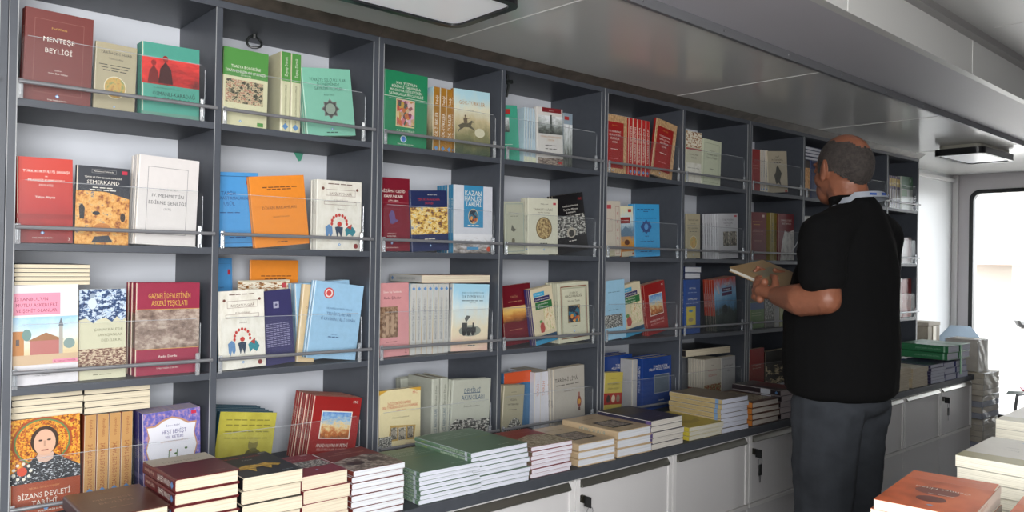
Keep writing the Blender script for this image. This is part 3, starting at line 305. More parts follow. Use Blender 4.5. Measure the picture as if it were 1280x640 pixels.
D('kremcilt', '#b39d7e', [('R', .2, .2, .8, .58, '#3a3430'), ('R', .24, .24, .76, .54, 'p:soldiers'), ('L', .25, .75, .78, '#8a7860', 3)], [('T', 'BÜYÜK TARİH', .45, .4, '#7a8a84', .5)], True, .25, pages=('#c9cbd0', '#a9acb2'))
D('lacikapak', '#28263a', [('L', .5, .7, .2, '#77758a', 1), ('R', .1, .5, .9, .9, '#3c322c')], [('R', 0, .1, '#5a4a78')], pages=('#c9c4bc', '#aaa59c'))
D('sarikapak', '#a39238', [('G', [(.2, .3), (.4, .4), (.6, .34), (.85, .42), (.7, .24), (.4, .2)], '#8a7a30', 'printed_ornament')], [('R', 0, .9, '#b8a83c')], pages=('#c4c1b4', '#a8a594'))
D('grikapak', '#6c6152', [('L', .3, .7, .6, '#554c40', 3)], [('R', 0, 1, '#a8966c'), ('T', 'TARİH SEMPOZYUMU BİLDİRİLERİ', .55, .4, '#8a7850', .7), ('R', .06, .12, '#6a8ab0')], pages=('#bdc0cc', '#a0a4b2'))
D('turuncucilt', '#54301f', [('R', .1, .1, .9, .9, 'p:mottle')], [('R', .0, .12, '#c07838')], True, pages=('#c4bdb4', '#a39c92'))
D('siyahkapak', '#2a2024', [('R', .35, 0, 1, .7, '#5c2224'), ('R', 0, .7, 1, 1, '#4c4e4c'), ('L', .3, .7, .5, '#8a8078', 2)], [('R', .2, .4, '#b8bcc4'), ('D', .08)], pages=('#bdb4b4', '#9a8a8c'))
D('krempaket', '#a89a80', [('L', .2, .8, .5, '#77705f', 3)], [], pages=('#bdb4a2', '#9a907e'))
D('cizgilikapak', '#26284a', [], [('R', 0, 1, '#33304c')], pages=('#b8bac6', '#9c9eac'))
D('yesilcilt', '#2f6e48', [('L', .2, .8, .6, '#8ab09a', 3)], [('T', 'TÜRKİYE TARİHİ ANSİKLOPEDİSİ', .4, .2, '#8ab09a', .5), ('R', .06, .09, '#8ab09a')], True, pages=('#c4c4d0', '#a2a3b0'))
D('lacicilt', '#2c3060', [], [('T', 'ANSİKLOPEDİ', .4, .3, Wt, .4)], True, pages=('#b9bac8', '#9a9bac'))
D('cennet', '#cc6a42', [('R', 0, .22, 1, 1, 'p:orangeman'), ('E', .52, .52, .24, .19, '#7a3826'), ('E', .5, .74, .16, .14, '#6a2e20'), ('T', 'Cennet Hitası', .48, .46, .085, Wt, .6), ('L', .3, .6, .6, '#d8c4b8', 3), ('R', 0, .235, 1, .24, '#c8907a'), ('R', .2, .1, .8, .105, '#c8907a'), ('S', .45, .9, .04, '#7a94b8', 4)], [('R', 0, 1, '#c9b8ac'), ('T', 'Cennet Hitası', .6, .4, '#a8654c', .4)], pages=('#efeadb', '#d6d0c0'))
D('zeytin', '#bcb8ac', [('R', 0, .78, 1, 1, '#8f8650'), ('T', 'İnsan', .5, .5, .07, '#8a877c'), ('T', 'Tarihi', .5, .4, .07, '#8a877c'), ('S', .5, .12, .03, '#7a94b8', 4)], [('R', 0, 1, '#b4b0a4')], pages=('#f0ecdc', '#d6d1c0'))
D('elkitap', '#8a7250', [('R', .2, .3, .8, .6, '#6f6a58')], [('R', 0, 1, '#2a3a58')], True, pages=('#d4d2ca', '#b4b2aa'))

# ------------------------------------------------------------------ the book builder (front cover faces -y, spine at x = 0, foot at z = 0)
def M(spec, rough=.35, noise=0.03):
    if spec.startswith('p:'): return PICS[spec[2:]]
    if len(spec) == 4: spec = '#' + ''.join(c * 2 for c in spec[1:])
    return mat(spec, rough, noise=0.0)
BOOKS = {}
def ngon(bm, pts): bm.faces.new([bm.verts.new(p) for p in pts])
def decor(elems, w, h):
    """printed front decoration as flat quads laid just over the cover, grouped by part name and material"""
    parts = {}; lay = 0
    def get(nm, ms):
        k = (nm, ms)
        if k not in parts: parts[k] = bmesh.new()
        return parts[k]
    for e in elems:
        lay += 1; y = -0.00012 * lay - 0.0001; t = e[0]
        if t == 'T':
            s, u, v, sz, col = e[1:6]; mw = e[6] if len(e) > 6 else .8
            vs, fs, wd = text_geo(s, 0.0); k = sz * w
            if wd <= 0: continue
            kx = min(k, mw * w / wd); bm = get('title_lettering' if sz > .045 else 'small_lettering', col)
            nv = [bm.verts.new((u * w + a * kx, y, v * h + b * k)) for a, b in vs]
            for f in fs:
                try: bm.faces.new([nv[i] for i in f])
                except ValueError: pass
        elif t == 'R':
            u0, v0, u1, v1, ms = e[1:6]; nm = e[6] if len(e) > 6 else ('cover_picture' if ms.startswith('p:') else 'printed_panel')
            ngon(get(nm, ms + '|%d' % lay), [(u0 * w, y, v0 * h), (u1 * w, y, v0 * h), (u1 * w, y, v1 * h), (u0 * w, y, v1 * h)])
        elif t == 'E':
            u, v, ru, rv, ms = e[1:6]
            ngon(get('printed_medallion' if not ms.startswith('p:') else 'cover_picture', ms), [(u * w + ru * w * math.cos(a * math.pi / 12), y, v * h + rv * w * math.sin(a * math.pi / 12)) for a in range(24)])
        elif t == 'F':
            u0, v0, u1, v1, th, ms = e[1:7]; x0, x1, z0, z1, q = u0 * w, u1 * w, v0 * h, v1 * h, th * w; bm = get('printed_frame', ms)
            for a, b, c_, d_ in ((x0, z0, x1, z0 + q), (x0, z1 - q, x1, z1), (x0, z0 + q, x0 + q, z1 - q), (x1 - q, z0 + q, x1, z1 - q)):
                ngon(bm, [(a, y, b), (c_, y, b), (c_, y, d_), (a, y, d_)])
        elif t == 'L':
            u0, u1, v, ms, n = e[1:6]; bm = get('small_lettering', ms); rnd = random.Random(int(u0 * 991 + v * 7919)); n = max(3, n)
            x = u0; step = (u1 - u0) / n
            for i in range(n):
                q = step * rnd.uniform(.7, .92)
                ngon(bm, [(x * w, y, v * h - .009 * w), ((x + q) * w, y, v * h - .009 * w), ((x + q) * w, y, v * h + .009 * w), (x * w, y, v * h + .009 * w)]); x += step
        elif t == 'G':
            pts, ms = e[1:3]; nm = e[3] if len(e) > 3 else 'cover_picture'
            ngon(get(nm, ms), [(u * w, y, v * h) for u, v in pts])
        elif t == 'S':
            u, v, r, ms, n = e[1:6]
            ngon(get('printed_emblem', ms), [(u * w + r * w * (1 if i % 2 == 0 else (.72 if n > 4 else .7)) * math.sin(i * math.pi / n), y, v * h + r * w * (1 if i % 2 == 0 else (.72 if n > 4 else .7)) * math.cos(i * math.pi / n)) for i in range(2 * n)])
    return parts
def spine_decor(elems, d, h):
    parts = {}; lay = 0
    for e in elems:
        lay += 1; x = -0.00012 * lay - 0.0001; t = e[0]
        def get(nm, ms):
            k = (nm, ms)
            if k not in parts: parts[k] = bmesh.new()
            return parts[k]
        if t == 'T':
            s, c, sz, col, ml = e[1:6]; vs, fs, wd = text_geo(s, 0.0)
            if wd <= 0: continue
            k = sz * d; kl = min(k * 1.15, ml * h / wd); k = min(k, kl * 1.4); bm = get('spine_lettering', col)
            nv = [bm.verts.new((x, d / 2 + b * k, c * h + a * kl)) for a, b in vs]
            for f in fs:
                try: bm.faces.new([nv[i] for i in f])
                except ValueError: pass
        elif t == 'R':
            s0, s1, ms = e[1:4]; i = .06 * d
            ngon(get('spine_band', ms), [(x, i, s0 * h), (x, d - i, s0 * h), (x, d - i, s1 * h), (x, i, s1 * h)])
        elif t == 'D':
            r = .3 * d; c = e[1] * h; ngon(get('spine_emblem', '#5a86b8'), [(x, d / 2, c - r), (x, d / 2 + r, c), (x, d / 2, c + r), (x, d / 2 - r, c)])
        elif t == 'L':
            s0, s1, ms = e[1:4]; bm = get('spine_lettering', ms)
            for i in range(3): ngon(bm, [(x, d * (.25 + .22 * i), s0 * h), (x, d * (.33 + .22 * i), s0 * h), (x, d * (.33 + .22 * i), s1 * h), (x, d * (.25 + .22 * i), s1 * h)])
    return parts
def book_meshes(key, w, h, d):
    k = (key, round(w, 3), round(h, 3), round(d, 4))
    if k in BOOKS: return BOOKS[k]
    col, hard, rough, front, spine, pages, noise = DS[key]
    c = 0.0024 if hard else 0.0007; c = min(c, d * .2); ov = 0.003 if hard else 0.0004; r = min(d * .3, .005)
    cm = PICS[col[2:]] if col.startswith('p:') else mat(col, rough, noise=noise, scale=60)
    bm = bmesh.new()
    out = [(w, 0), (r, 0), (r * .3, r * .3), (0, r), (0, d - r), (r * .3, d - r * .3), (r, d), (w, d)]
    inn = [(w, c), (r + c * .3, c), (r * .3 + c * .8, r * .3 + c * .8), (c, r + c * .3), (c, d - r - c * .3), (r * .3 + c * .8, d - r * .3 - c * .8), (r + c * .3, d - c), (w, d - c)]
    lo = [[bm.verts.new((x, y, z)) for x, y in L_] for L_ in (out, inn) for z in (0, h)]
    o0, o1, i0, i1 = lo
    for a in range(7):
        bm.faces.new((o0[a], o0[a + 1], o1[a + 1], o1[a])); bm.faces.new((i0[a], i1[a], i1[a + 1], i0[a + 1]))
        bm.faces.new((o0[a], i0[a], i0[a + 1], o0[a + 1])); bm.faces.new((o1[a], o1[a + 1], i1[a + 1], i1[a]))
    for a in (0, 7): bm.faces.new((o0[a], o1[a], i1[a], i0[a]))
    cover = done(bm, 'cover'); cover.materials.append(cm)
    bm = bmesh.new(); box(bm, c + .0006, c, ov, w - ov, d - c, h - ov); pg = done(bm, 'page_block'); pg.materials.append(paper(*pages))
    fr = []
    for (nm, ms), b in decor(front, w, h).items():
        me = bpy.data.meshes.new(nm); b.to_mesh(me); b.free(); me.materials.append(M(ms.split('|')[0], rough)); fr.append((nm, me))
    sp = []
    for (nm, ms), b in spine_decor(spine, d, h).items():
        me = bpy.data.meshes.new(nm); b.to_mesh(me); b.free(); me.materials.append(M(ms, rough)); sp.append((nm, me))
    BOOKS[k] = (cover, pg, fr, sp, hard); return BOOKS[k]
def book(key, w, h, d, label, matrix, front=True, spine=True, group=None):
    cover, pg, fr, sp, hard = book_meshes(key, w, h, d)
    t = thing('hardback_book' if hard else 'paperback_book', label, 'book', group=group); t.matrix_world = matrix
    link('cover', cover, None, t); link('page_block', pg, None, t)
    if front:
        for nm, me in fr: link(nm, me, None, t)
    if spine:
        for nm, me in sp: link(nm, me, None, t)
    return t
ORD = ['first', 'second', 'third', 'fourth', 'fifth', 'sixth', 'seventh', 'eighth', 'ninth', 'tenth']
ROWN = {1: 'top shelf', 2: 'second shelf', 3: 'third shelf', 4: 'lowest shelf'}
def place_item(it):
    kind, row, bay, key, X, Y, Z, a, b, d, n, tilt, desc = it
    where = '' if row == 0 else '%s, %s bay' % (ROWN[row], ORD[bay - 1])
    grp = (desc + 's ' + where).strip() if n > 1 else None
    rnd = random.Random(int(X * 1000) + row * 77)
    if kind == 'F':                                   # face out, copies standing behind
        w, h = a, b; th = math.radians(tilt)
        for i in range(n):
            lab = '%s, %s' % (desc, where) if i == 0 else '%s copy behind the %s, %s' % (ORD[i - 1] if n > 2 else 'hidden', desc, where)
            if i and n == 2: lab = 'copy behind the %s, %s' % (desc, where)
            piv = w if th > 0 else 0
            m = Matrix.Translation((X + piv + (rnd.uniform(-.002, .002) if i else 0), Y + i * (d + .0006), Z + .0003)) @ Matrix.Rotation(th, 4, 'Y') @ Matrix.Translation((-piv, 0, 0))
            book(key, w, h, d, lab, m, front=(i == 0), group=grp)
    elif kind == 'P':                                 # spine out
        w, h = a, b
        dd = min(d, .034) - .0008
        for i in range(n):
            lab = '%s%s, %s' % ((ORD[i] + ' ') if n > 1 else '', desc, where) + (' counted from left' if n > 1 else '')
            m = Matrix(((0, -1, 0, X + d * i + dd), (1, 0, 0, Y + rnd.uniform(0, .004)), (0, 0, 1, Z + .0003), (0, 0, 0, 1)))
            book(key, w, h, dd, lab, m, front=False, group=grp)
    elif kind in 'HS':                                # lying flat, front cover up, foot towards the room
        w, L = a, b
        for i in range(n):
            k = n - 1 - i
            pos = ('topmost' if k == 0 else ORD[k] + ' from top') if n > 1 else ''
            lab = ', '.join(x for x in (desc, where, pos) if x)
            j = 1.0 if kind == 'S' else .8
            an = math.radians(rnd.uniform(-1.6, 1.6) * j); dx = rnd.uniform(-.003, .003) * j; dy = rnd.uniform(-.002, .004) * j
            m = Matrix.Translation((X + dx, Y + dy, Z + .0003 + (i + 1) * d)) @ Matrix.Rotation(an + math.radians(tilt), 4, 'Z') @ Matrix(((1, 0, 0, 0), (0, 0, 1, 0), (0, -1, 0, 0), (0, 0, 0, 1)))
            book(key, w, L, d - .0004, lab, m, front=(k == 0), group=grp)
# ------------------------------------------------------------------ the setting
ZU = {0: 2.059, 1: 1.7150, 2: 1.3649, 3: 1.0136}; TH = 0.0190; DEP = 0.303; ZW = 0.705
XD = [-1.04, -0.50, 0.021, 0.527, 1.044, 1.575, 2.12, 2.653, 3.185, 3.715, 4.235, 4.725, 5.186]
XE = 6.6
def ys(x): return -0.735 + 0.034 * (x - 1.42)          # near edge of the slide-out ceiling
GREYPANEL = mat('#464a52', .42, noise=.05, scale=40); EDGE = mat('#9a9c9e', .5)
LAM = mat('#42464e', .5, noise=.04, scale=25)
WHITEW = mat('#d2d4d6', .35); CEIL = mat('#cdcdcb', .17, noise=.02, scale=3); MAINC = mat('#cacac8', .4)
STONE = mat('#443d37', .55, noise=.4, scale=22, name='speckled_stone')
ALU = mat('#a8a6a6', .35, .6); STEEL = mat('#8c8c8e', .3, .85); BLACK = mat('#111213', .4)
fl = bmesh.new(); box(fl, -2.3, -3.5, -.05, XE + .2, .36, 0); struct(obj('floor', fl, mat('#4e4c4a', .45, noise=.1, scale=60)))
b = bmesh.new(); box(b, -2.3, DEP + .006, 0, XE + .1, DEP + .06, 2.12); struct(obj('wall_back', b, WHITEW))
b = bmesh.new(); prism(b, [(-2.3, ys(-2.3)), (XE + .05, ys(XE)), (XE + .05, .36), (-2.3, .36)], 'z', 2.104, 2.16); struct(obj('ceiling', b, CEIL))
k = 1
for x in (1.285, 2.55, 3.8, 5.05, .02, -1.25):
    b = bmesh.new(); prism(b, [(x - .002, -.03), (x + .002, -.03), (x + .002 + .03, ys(x)), (x - .002 + .03, ys(x))], 'z', 2.1025, 2.105); struct(obj('trim_%d' % k, b, mat('#d8d8d6', .5))); k += 1
# lip of the slide-out, soffit, upright panel, corner rail and the higher main ceiling
b = bmesh.new(); prism(b, [(-2.3, ys(-2.3) - .014), (XE, ys(XE) - .014), (XE, ys(XE)), (-2.3, ys(-2.3))], 'z', 2.098, 2.135); struct(obj('trim_%d' % k, b, mat('#77787c', .4, .3))); k += 1
for i in range(14):
    x = .2 + i * .42; b = bmesh.new(); r = bmesh.ops.create_uvsphere(b, u_segments=8, v_segments=6, radius=.0045); bmesh.ops.translate(b, verts=r['verts'], vec=(x, ys(x) - .0145, 2.113)); struct(obj('trim_%d' % k, b, STEEL)); k += 1
b = bmesh.new(); prism(b, [(-2.3, ys(-2.3) - .33), (XE, ys(XE) - .33), (XE, ys(XE) - .0145), (-2.3, ys(-2.3) - .0145)], 'z', 2.128, 2.16); struct(obj('trim_%d' % k, b, mat('#bcbac2', .5))); k += 1
b = bmesh.new(); prism(b, [(-2.3, ys(-2.3) - .36), (XE, ys(XE) - .36), (XE, ys(XE) - .3302), (-2.3, ys(-2.3) - .3302)], 'z', 2.128, 2.285); struct(obj('trim_%d' % k, b, mat('#d0d0ce', .4))); k += 1
for x in (-.2, .9, 2.02, 3.12, 4.22, 5.3):
    b = bmesh.new(); y = ys(x) - .3605; box(b, x - .002, y - .001, 2.13, x + .002, y + .003, 2.29); struct(obj('trim_%d' % k, b, mat('#e0e0de', .5))); k += 1
b = bmesh.new()
for x0, x1 in ((-2.3, XE),): prism(b, [(x0, ys(x0) - .395), (x1, ys(x1) - .395), (x1, ys(x1) - .357), (x0, ys(x0) - .357)], 'z', 2.262, 2.296)
struct(obj('trim_%d' % k, b, ALU)); k += 1
b = bmesh.new(); prism(b, [(-2.3, -3.5), (XE + .1, -3.5), (XE + .1, ys(XE) - .33), (-2.3, ys(-2.3) - .33)], 'z', 2.29, 2.36); struct(obj('trim_%d' % k, b, MAINC)); k += 1
for x in (.1, 1.6, 3.1, 4.6):
    b = bmesh.new(); box(b, x - .003, -3.4, 2.2885, x + .003, -1.12, 2.2905); struct(obj('trim_%d' % k, b, mat('#d6d6d4', .5))); k += 1
# near side wall with the open service hatch, and the left end wall
b = bmesh.new()
for a in ((-2.3, 0, -2.15, 2.3), (.15, 0, XE + .1, 2.3), (-2.15, 0, .15, .84), (-2.15, 2.2, .15, 2.3)): box(b, a[0], -3.5, a[1], a[2], -3.42, a[3])
struct(obj('wall_front', b, mat('#5c5e62', .5)))
b = bmesh.new(); box(b, -2.38, -3.5, 0, -2.3, .36, 2.36); struct(obj('wall_left', b, mat('#8a8c90', .5)))
# right end wall with the tall glazed opening
WY0, WY1, WZ0, WZ1 = -.90, .172, .22, 1.968
FRAME = mat('#b4b0b2', .38, .15)
b = bmesh.new(); box(b, XE, WY1, 0, XE + .08, .36, 2.36); box(b, XE, -3.5, 0, XE + .08, WY0, 2.36); box(b, XE, WY0, WZ1, XE + .08, WY1, 2.36); box(b, XE, WY0, 0, XE + .08, WY1, WZ0)
struct(obj('wall_right', b, FRAME))
def rrect(y0, z0, y1, z1, r, n=6):
    P = []
    for cy, cz, a0 in ((y1 - r, z1 - r, 0), (y0 + r, z1 - r, 90), (y0 + r, z0 + r, 180), (y1 - r, z0 + r, 270)):
        for i in range(n + 1):
            a = math.radians(a0 + 90 * i / n); P.append((cy + r * math.cos(a), cz + r * math.sin(a)))
    return P
def ring(bm, A, B, x0, x1):
    n = len(A); R = [[bm.verts.new((x, p[0], p[1])) for p in L] for L in (A, B) for x in (x0, x1)]
    for i in range(n):
        j = (i + 1) % n
        for a, c in ((0, 1), (1, 3), (3, 2), (2, 0)): bm.faces.new((R[a][i], R[a][j], R[c][j], R[c][i]))
b = bmesh.new(); ring(b, rrect(WY0 - .012, WZ0 - .012, WY1 + .012, WZ1 + .012, .075), rrect(WY0 + .018, WZ0 + .018, WY1 - .018, WZ1 - .018, .055), XE - .014, XE + .03)
w1 = struct(obj('window_1', b, BLACK))
b = bmesh.new(); ring(b, rrect(WY0 - .0, WZ0 - .0, WY1 + .0, WZ1 + .0, .002), rrect(WY0 + .015, WZ0 + .015, WY1 - .015, WZ1 - .015, .06), XE + .005, XE + .075)
obj('window_reveal', b, FRAME, w1)
b = bmesh.new(); P = rrect(WY0 + .01, WZ0 + .01, WY1 - .01, WZ1 - .01, .06); prism(b, P, 'x', XE + .01, XE + .016); obj('window_pane', b, glassy('window_glass', refl=.03, haze=.0), w1)
b = bmesh.new(); ring(b, rrect(WY0 - .1, WZ0 - .1, WY1 + .1, WZ1 + .1, .1), rrect(WY0 - .013, WZ0 - .013, WY1 + .013, WZ1 + .013, .075), XE - .012, XE + .002); obj('window_frame', b, FRAME, w1)
b = bmesh.new(); box(b, XE - .03, .262, 0, XE, DEP + .006, 2.104, .006); struct(obj('trim_%d' % k, b, mat('#c4c2c2', .4))); k += 1
b = bmesh.new(); box(b, 5.19, DEP - .02, 2.045, XE - .02, DEP + .006, 2.075, .004); struct(obj('trim_%d' % k, b, mat('#c9c9c8', .4))); k += 1
# outdoors beyond the glass
b = bmesh.new(); box(b, -40, -60, -.95, 90, 60, -.85); g = struct(obj('ground', b, mat('#b8b5b0', .8, noise=.06, scale=.5)))
bld = thing('street_building', 'pale street building with awnings seen through the end window', 'building', (48, 8, -.85), (0, 0, math.radians(-35)))
boxo('wall', (-9, 0, 0), (9, 6, 9), mat('#d6cfc6', .8), bld)
for i in range(5):
    w = boxo('window', (-7.6 + i * 3.2, -.05, 4.2), (-6.2 + i * 3.2, .02, 6), mat('#8f9aa4', .2), bld)
    boxo('shop_front', (-8 + i * 3.2, -.05, .2), (-5.6 + i * 3.2, .02, 2.4), mat('#a09890', .4), bld)
b = bmesh.new(); prism(b, [(-1.3, 2.5), (0, 3.3), (0, 3.2), (-1.3, 2.4)], 'x', -8.5, 8.5); obj('awning', b, mat('#b89a90', .8), bld)
def tree(x, y, hgt):
    t = thing('street_tree', 'sunlit street tree behind the white car, seen through the glass', 'tree', (x, y, -.85))
    b = bmesh.new(); tube(b, [(0, 0, 0), (.05, 0, hgt * .5), (0, .05, hgt * .7)], [.14, .1, .05]); obj('trunk', b, mat('#7a6a58', .9), t)
    b = bmesh.new(); rnd = random.Random(3)
    for i in range(26):
        r = bmesh.ops.create_icosphere(b, subdivisions=2, radius=rnd.uniform(.35, .7)); c_ = Vector((rnd.gauss(0, .7), rnd.gauss(0, .7), hgt * .75 + rnd.gauss(0, .6)))
        for v in r['verts']: v.co = v.co * rnd.uniform(.85, 1.15) + c_
    obj('crown', b, mat('#7f9a52', .9, noise=.3, scale=4), t)
tree(41, 5.2, 4.2)
car = thing('car', 'white parked car seen through the end window', 'car', (33.4, 7.3, -.85), (0, 0, math.radians(-42)))
b = bmesh.new(); prism(b, [(-.75, .35), (-.78, .65), (-.6, .85), (.35, .95), (.9, 1.42), (2.3, 1.45), (3.0, 1.0), (3.5, .92), (3.52, .35)], 'y', -.85, .85); obj('body', b, mat('#e2e2e2', .25), car)
b = bmesh.new(); prism(b, [(.5, .98), (.95, 1.37), (2.25, 1.4), (2.8, 1.0)], 'y', -.87, .87); obj('side_window', b, mat('#3a4046', .1), car)
for x in (0.05, 2.75):
    for y in (-.8, .8):
        b = bmesh.new(); tube(b, [(x, y - .1, .31), (x, y + .1, .31)], .31, 24); wv = obj('wheel', b, mat('#4a4a4c', .7), car)
        b = bmesh.new(); tube(b, [(x, y - .11, .31), (x, y + .11, .31)], .2, 20); obj('hub_cap', b, mat('#a8a8aa', .3, .5), wv)

# ------------------------------------------------------------------ bookcases
def bookcase(i0, i2, label):
    xs = [XD[i] for i in range(i0, i2 + 1)]; x0, x1 = xs[0], xs[-1]
    t = thing('bookcase', label, 'bookcase', ((x0 + x1) / 2, 0, ZW), group=None)
    def part(name, a, b_, m, bev=.0):
        bm = bmesh.new(); box(bm, *a, *b_, bev)
        bmesh.ops.translate(bm, verts=bm.verts, vec=(-(x0 + x1) / 2, 0, -ZW)); return obj(name, bm, m, t)
    e = .0009
    part('side_panel', (x0 + e, 0, ZW + .0005), (x0 + TH, DEP, 2.078), GREYPANEL, .0012); part('side_panel', (x1 - TH, 0, ZW + .0005), (x1 - e, DEP, 2.078), GREYPANEL, .0012)
    for x in (xs[0] + TH, xs[-1] - TH): part('edge_band', (x - .0012, -.0008, ZW + .001), (x + .0012, .002, 2.058), EDGE)
    for x in (xs[0] + e, ): part('edge_band', (x - .0008, -.001, ZW + .001), (x + .0008, .002, 2.076), EDGE)
    for xm in xs[1:-1]:
        part('divider', (xm - TH / 2, .0005, ZW + .0005), (xm + TH / 2, DEP, 2.0585), GREYPANEL, .0012)
        part('edge_band', (xm - TH / 2 - .0008, -.0006, ZW + .001), (xm - TH / 2 + .0008, .002, 2.058), EDGE)
    part('top_panel', (x0 + TH, .0003, 2.059), (x1 - TH, DEP, 2.078), GREYPANEL)
    for a, b_ in zip(xs, xs[1:]):
        l = a + (TH if a == x0 else TH / 2) + .0003; r = b_ - (TH if b_ == x1 else TH / 2) - .0003
        for z in (ZU[1], ZU[2], ZU[3]):
            s = part('shelf_board', (l, .001, z), (r, DEP, z + TH), LAM, .001)
    part('back_panel', (x0 + .002, DEP + .0004, ZW + .001), (x1 - .002, DEP + .0055, 2.078), mat('#c6cad2', .5))
    return t
NAMES = ['dark grey bookcase cut by the left picture edge', 'dark grey bookcase holding the large dark red book top left', 'dark grey bookcase with green book and blue white title book', 'dark grey bookcase with bright blue medallion book', 'dark grey bookcase in front of the reader', 'dark grey bookcase at the far end beyond the reader']
for j in range(6): bookcase(2 * j, 2 * j + 2, NAMES[j])
# sloping stone-look cornice over the bookcases
for a, c_ in ((-2.0, 1.0435), (1.0445, 3.2), (3.201, 5.19)):
    b = bmesh.new(); prism(b, [(-.001, 2.0785), (-.036, 2.1035), (DEP, 2.1035), (DEP, 2.0785)], 'x', a, c_); struct(obj('trim_%d' % k, b, STONE)); k += 1
# clear guards and grey rails before every bay
ACR = glassy('clear_acrylic', (.985, .99, .99, 1), .008, .06, .014); RIM = glassy('acrylic_edge', (.9, .93, .95, 1), .1, .1, .3); CLIPM = glassy('clear_clip', (.9, .93, .95, 1), .22, .08, .25)
for i in range(1, 12):
    x0 = XD[i] + (TH if i % 2 == 0 else TH / 2); x1 = XD[i + 1] - (TH if (i + 1) % 2 == 0 else TH / 2); bay = i - 1
    bn = (ORD[bay - 1] + ' bay') if bay >= 1 else 'bay cut by the left picture edge'
    for row in (1, 2, 3, 4):
        zf = ZU[row] + TH if row < 4 else ZW
        g = thing('shelf_guard', 'clear plastic guard before the books, %s, %s' % (ROWN[row], bn), 'guard', (x0 + .0005, -.0034, zf - .003))
        b = bmesh.new(); P = rrect(.008, 0, x1 - x0 - .03, .156, .012, 4); prism(b, P, 'y', 0, .003); obj('panel', b, ACR, g); b = bmesh.new(); tube(b, [(.02, .0015, .1562), (x1 - x0 - .042, .0015, .1562)], .0009, 6); tube(b, [(x1 - x0 - .0302, .0015, .02), (x1 - x0 - .0302, .0015, .144)], .0009, 6); obj('rim', b, RIM, g)
        for xx, hh in ((x1 - x0 - .038, .062), (.006, .05)):
            b = bmesh.new(); box(b, xx - .006, -.007, 0, xx + .006, -.0005, hh, .002); tube(b, [(xx, -.0045, hh * .2), (xx, -.0045, hh * .95)], .004, 8); obj('clip', b, CLIPM, g)
        b = bmesh.new(); tube(b, [(x0 + .0002, -.0165, zf + .038), (x1 - .0002, -.0165, zf + .038)], .0052, 10)
        o = obj('guard_rail', b, mat('#85868a', .4, .4), smooth=True); tag(o, 'grey metal rail across the front, %s, %s' % (ROWN[row], bn), 'rail')
# ------------------------------------------------------------------ worktop and cabinets (local x along the run)
CAB = Matrix.Translation((0, -.49 - .025 * .8, 0)) @ Matrix.Rotation(math.atan(.025), 4, 'Z')
b = bmesh.new(); prism(b, [(-1.57, 0), (5.085, 0), (5.085, .36), (5.085, .62), (-1.57, .97)], 'z', ZW - .03, ZW)
for v in b.verts:
    if v.co.y > .3: v.co.y = (DEP - .002 + .49 + .02 - .025 * v.co.x)
o = obj('worktop', b, mat('#41444a', .55, spec=.3, noise=.08, scale=30)); o.matrix_world = CAB; tag(o, 'continuous dark grey worktop carrying the flat stacks of books', 'worktop')
WL = mat('#c8c6c6', .4); LEV = mat('#8a8880', .28, .8); PLINTH = mat('#1c1c1d', .6)
ux = [-1.556 + 1.02 * q for q in range(8)]
CN = ['white cabinet under the worktop hidden below the left picture edge', 'white cabinet below the brown and dark red flat books', 'white cabinet below the crimson flat books', 'white cabinet with lock key left of centre', 'white cabinet with lock key right of centre', 'white cabinet behind the reader', 'white cabinet at the far end beside wrapped bundles']
for q in range(7):
    x0 = ux[q]; x1 = min(ux[q + 1], 5.072); nd = 2 if x1 - x0 > .7 else 1; m0 = CAB @ Matrix.Translation((x0, .012, 0))
    t = thing('cabinet', CN[q], 'cabinet'); t.matrix_world = m0
    w = x1 - x0
    boxo('carcass', (.0015, .02, .05), (w - .0015, .42, ZW - .031), WL, t); boxo('plinth', (.004, .07, 0), (w - .004, .4, .0495), PLINTH, t)
    for s in range(nd):
        a = s * w / nd; c_ = (s + 1) * w / nd
        d1 = boxo('door', (a + .0025, 0, .398), (c_ - .0025, .018, ZW - .034), WL, t, .0015)
        b = bmesh.new(); prism(b, [(-.012, ZW - .062), (-.015, ZW - .057), (-.0012, ZW - .038), (-.0005, ZW - .038), (-.0005, ZW - .062)], 'x', a + .026, c_ - .026); obj('handle', b, LEV, d1)
        for sx in (a + .0135, c_ - .0135): boxo('post', (sx - .009, -.006, .4), (sx + .009, 0, ZW - .036), mat('#d4d2d1', .4), d1)
        d2 = boxo('lower_door', (a + .0025, 0, .054), (c_ - .0025, .018, .38), WL, t, .0015)
        boxo('edge_strip', (a + .006, -.008, .382), (c_ - .006, .012, .396), mat('#dcdad8', .3, .2), t)
        if s == 0:
            b = bmesh.new(); tube(b, [(a + .036, -.012, ZW - .1), (a + .036, .0, ZW - .1)], .0125, 14); lk = obj('lock', b, mat('#3a3830', .35, .6), d1)
            if q >= 3:
                kk = thing('key', 'black-headed key hanging in the lock of the %s' % {3: 'cabinet left of centre', 4: 'cabinet right of centre', 5: 'cabinet behind the reader', 6: 'far end cabinet'}[q], 'key'); kk.matrix_world = m0 @ Matrix.Translation((a + .036, -.013, ZW - .1))
                b = bmesh.new(); box(b, -.002, -.028, -.022, .002, 0, .012, .001); obj('key_head', b, BLACK, kk)
                b = bmesh.new(); P = [(0.004 + .014 * math.sin(z * math.pi / 8), -.02, -.034 + .014 * math.cos(z * math.pi / 8)) for z in range(17)]; tube(b, P, .0011, 6, False); obj('key_ring', b, STEEL, kk)
                b = bmesh.new(); box(b, -.006, -.023, -.092, .014, -.017, -.047, .003); obj('fob', b, BLACK, kk)
                b = bmesh.new(); box(b, .001, -.021, -.12, .006, -.019, -.092); obj('key_blade', b, STEEL, kk)
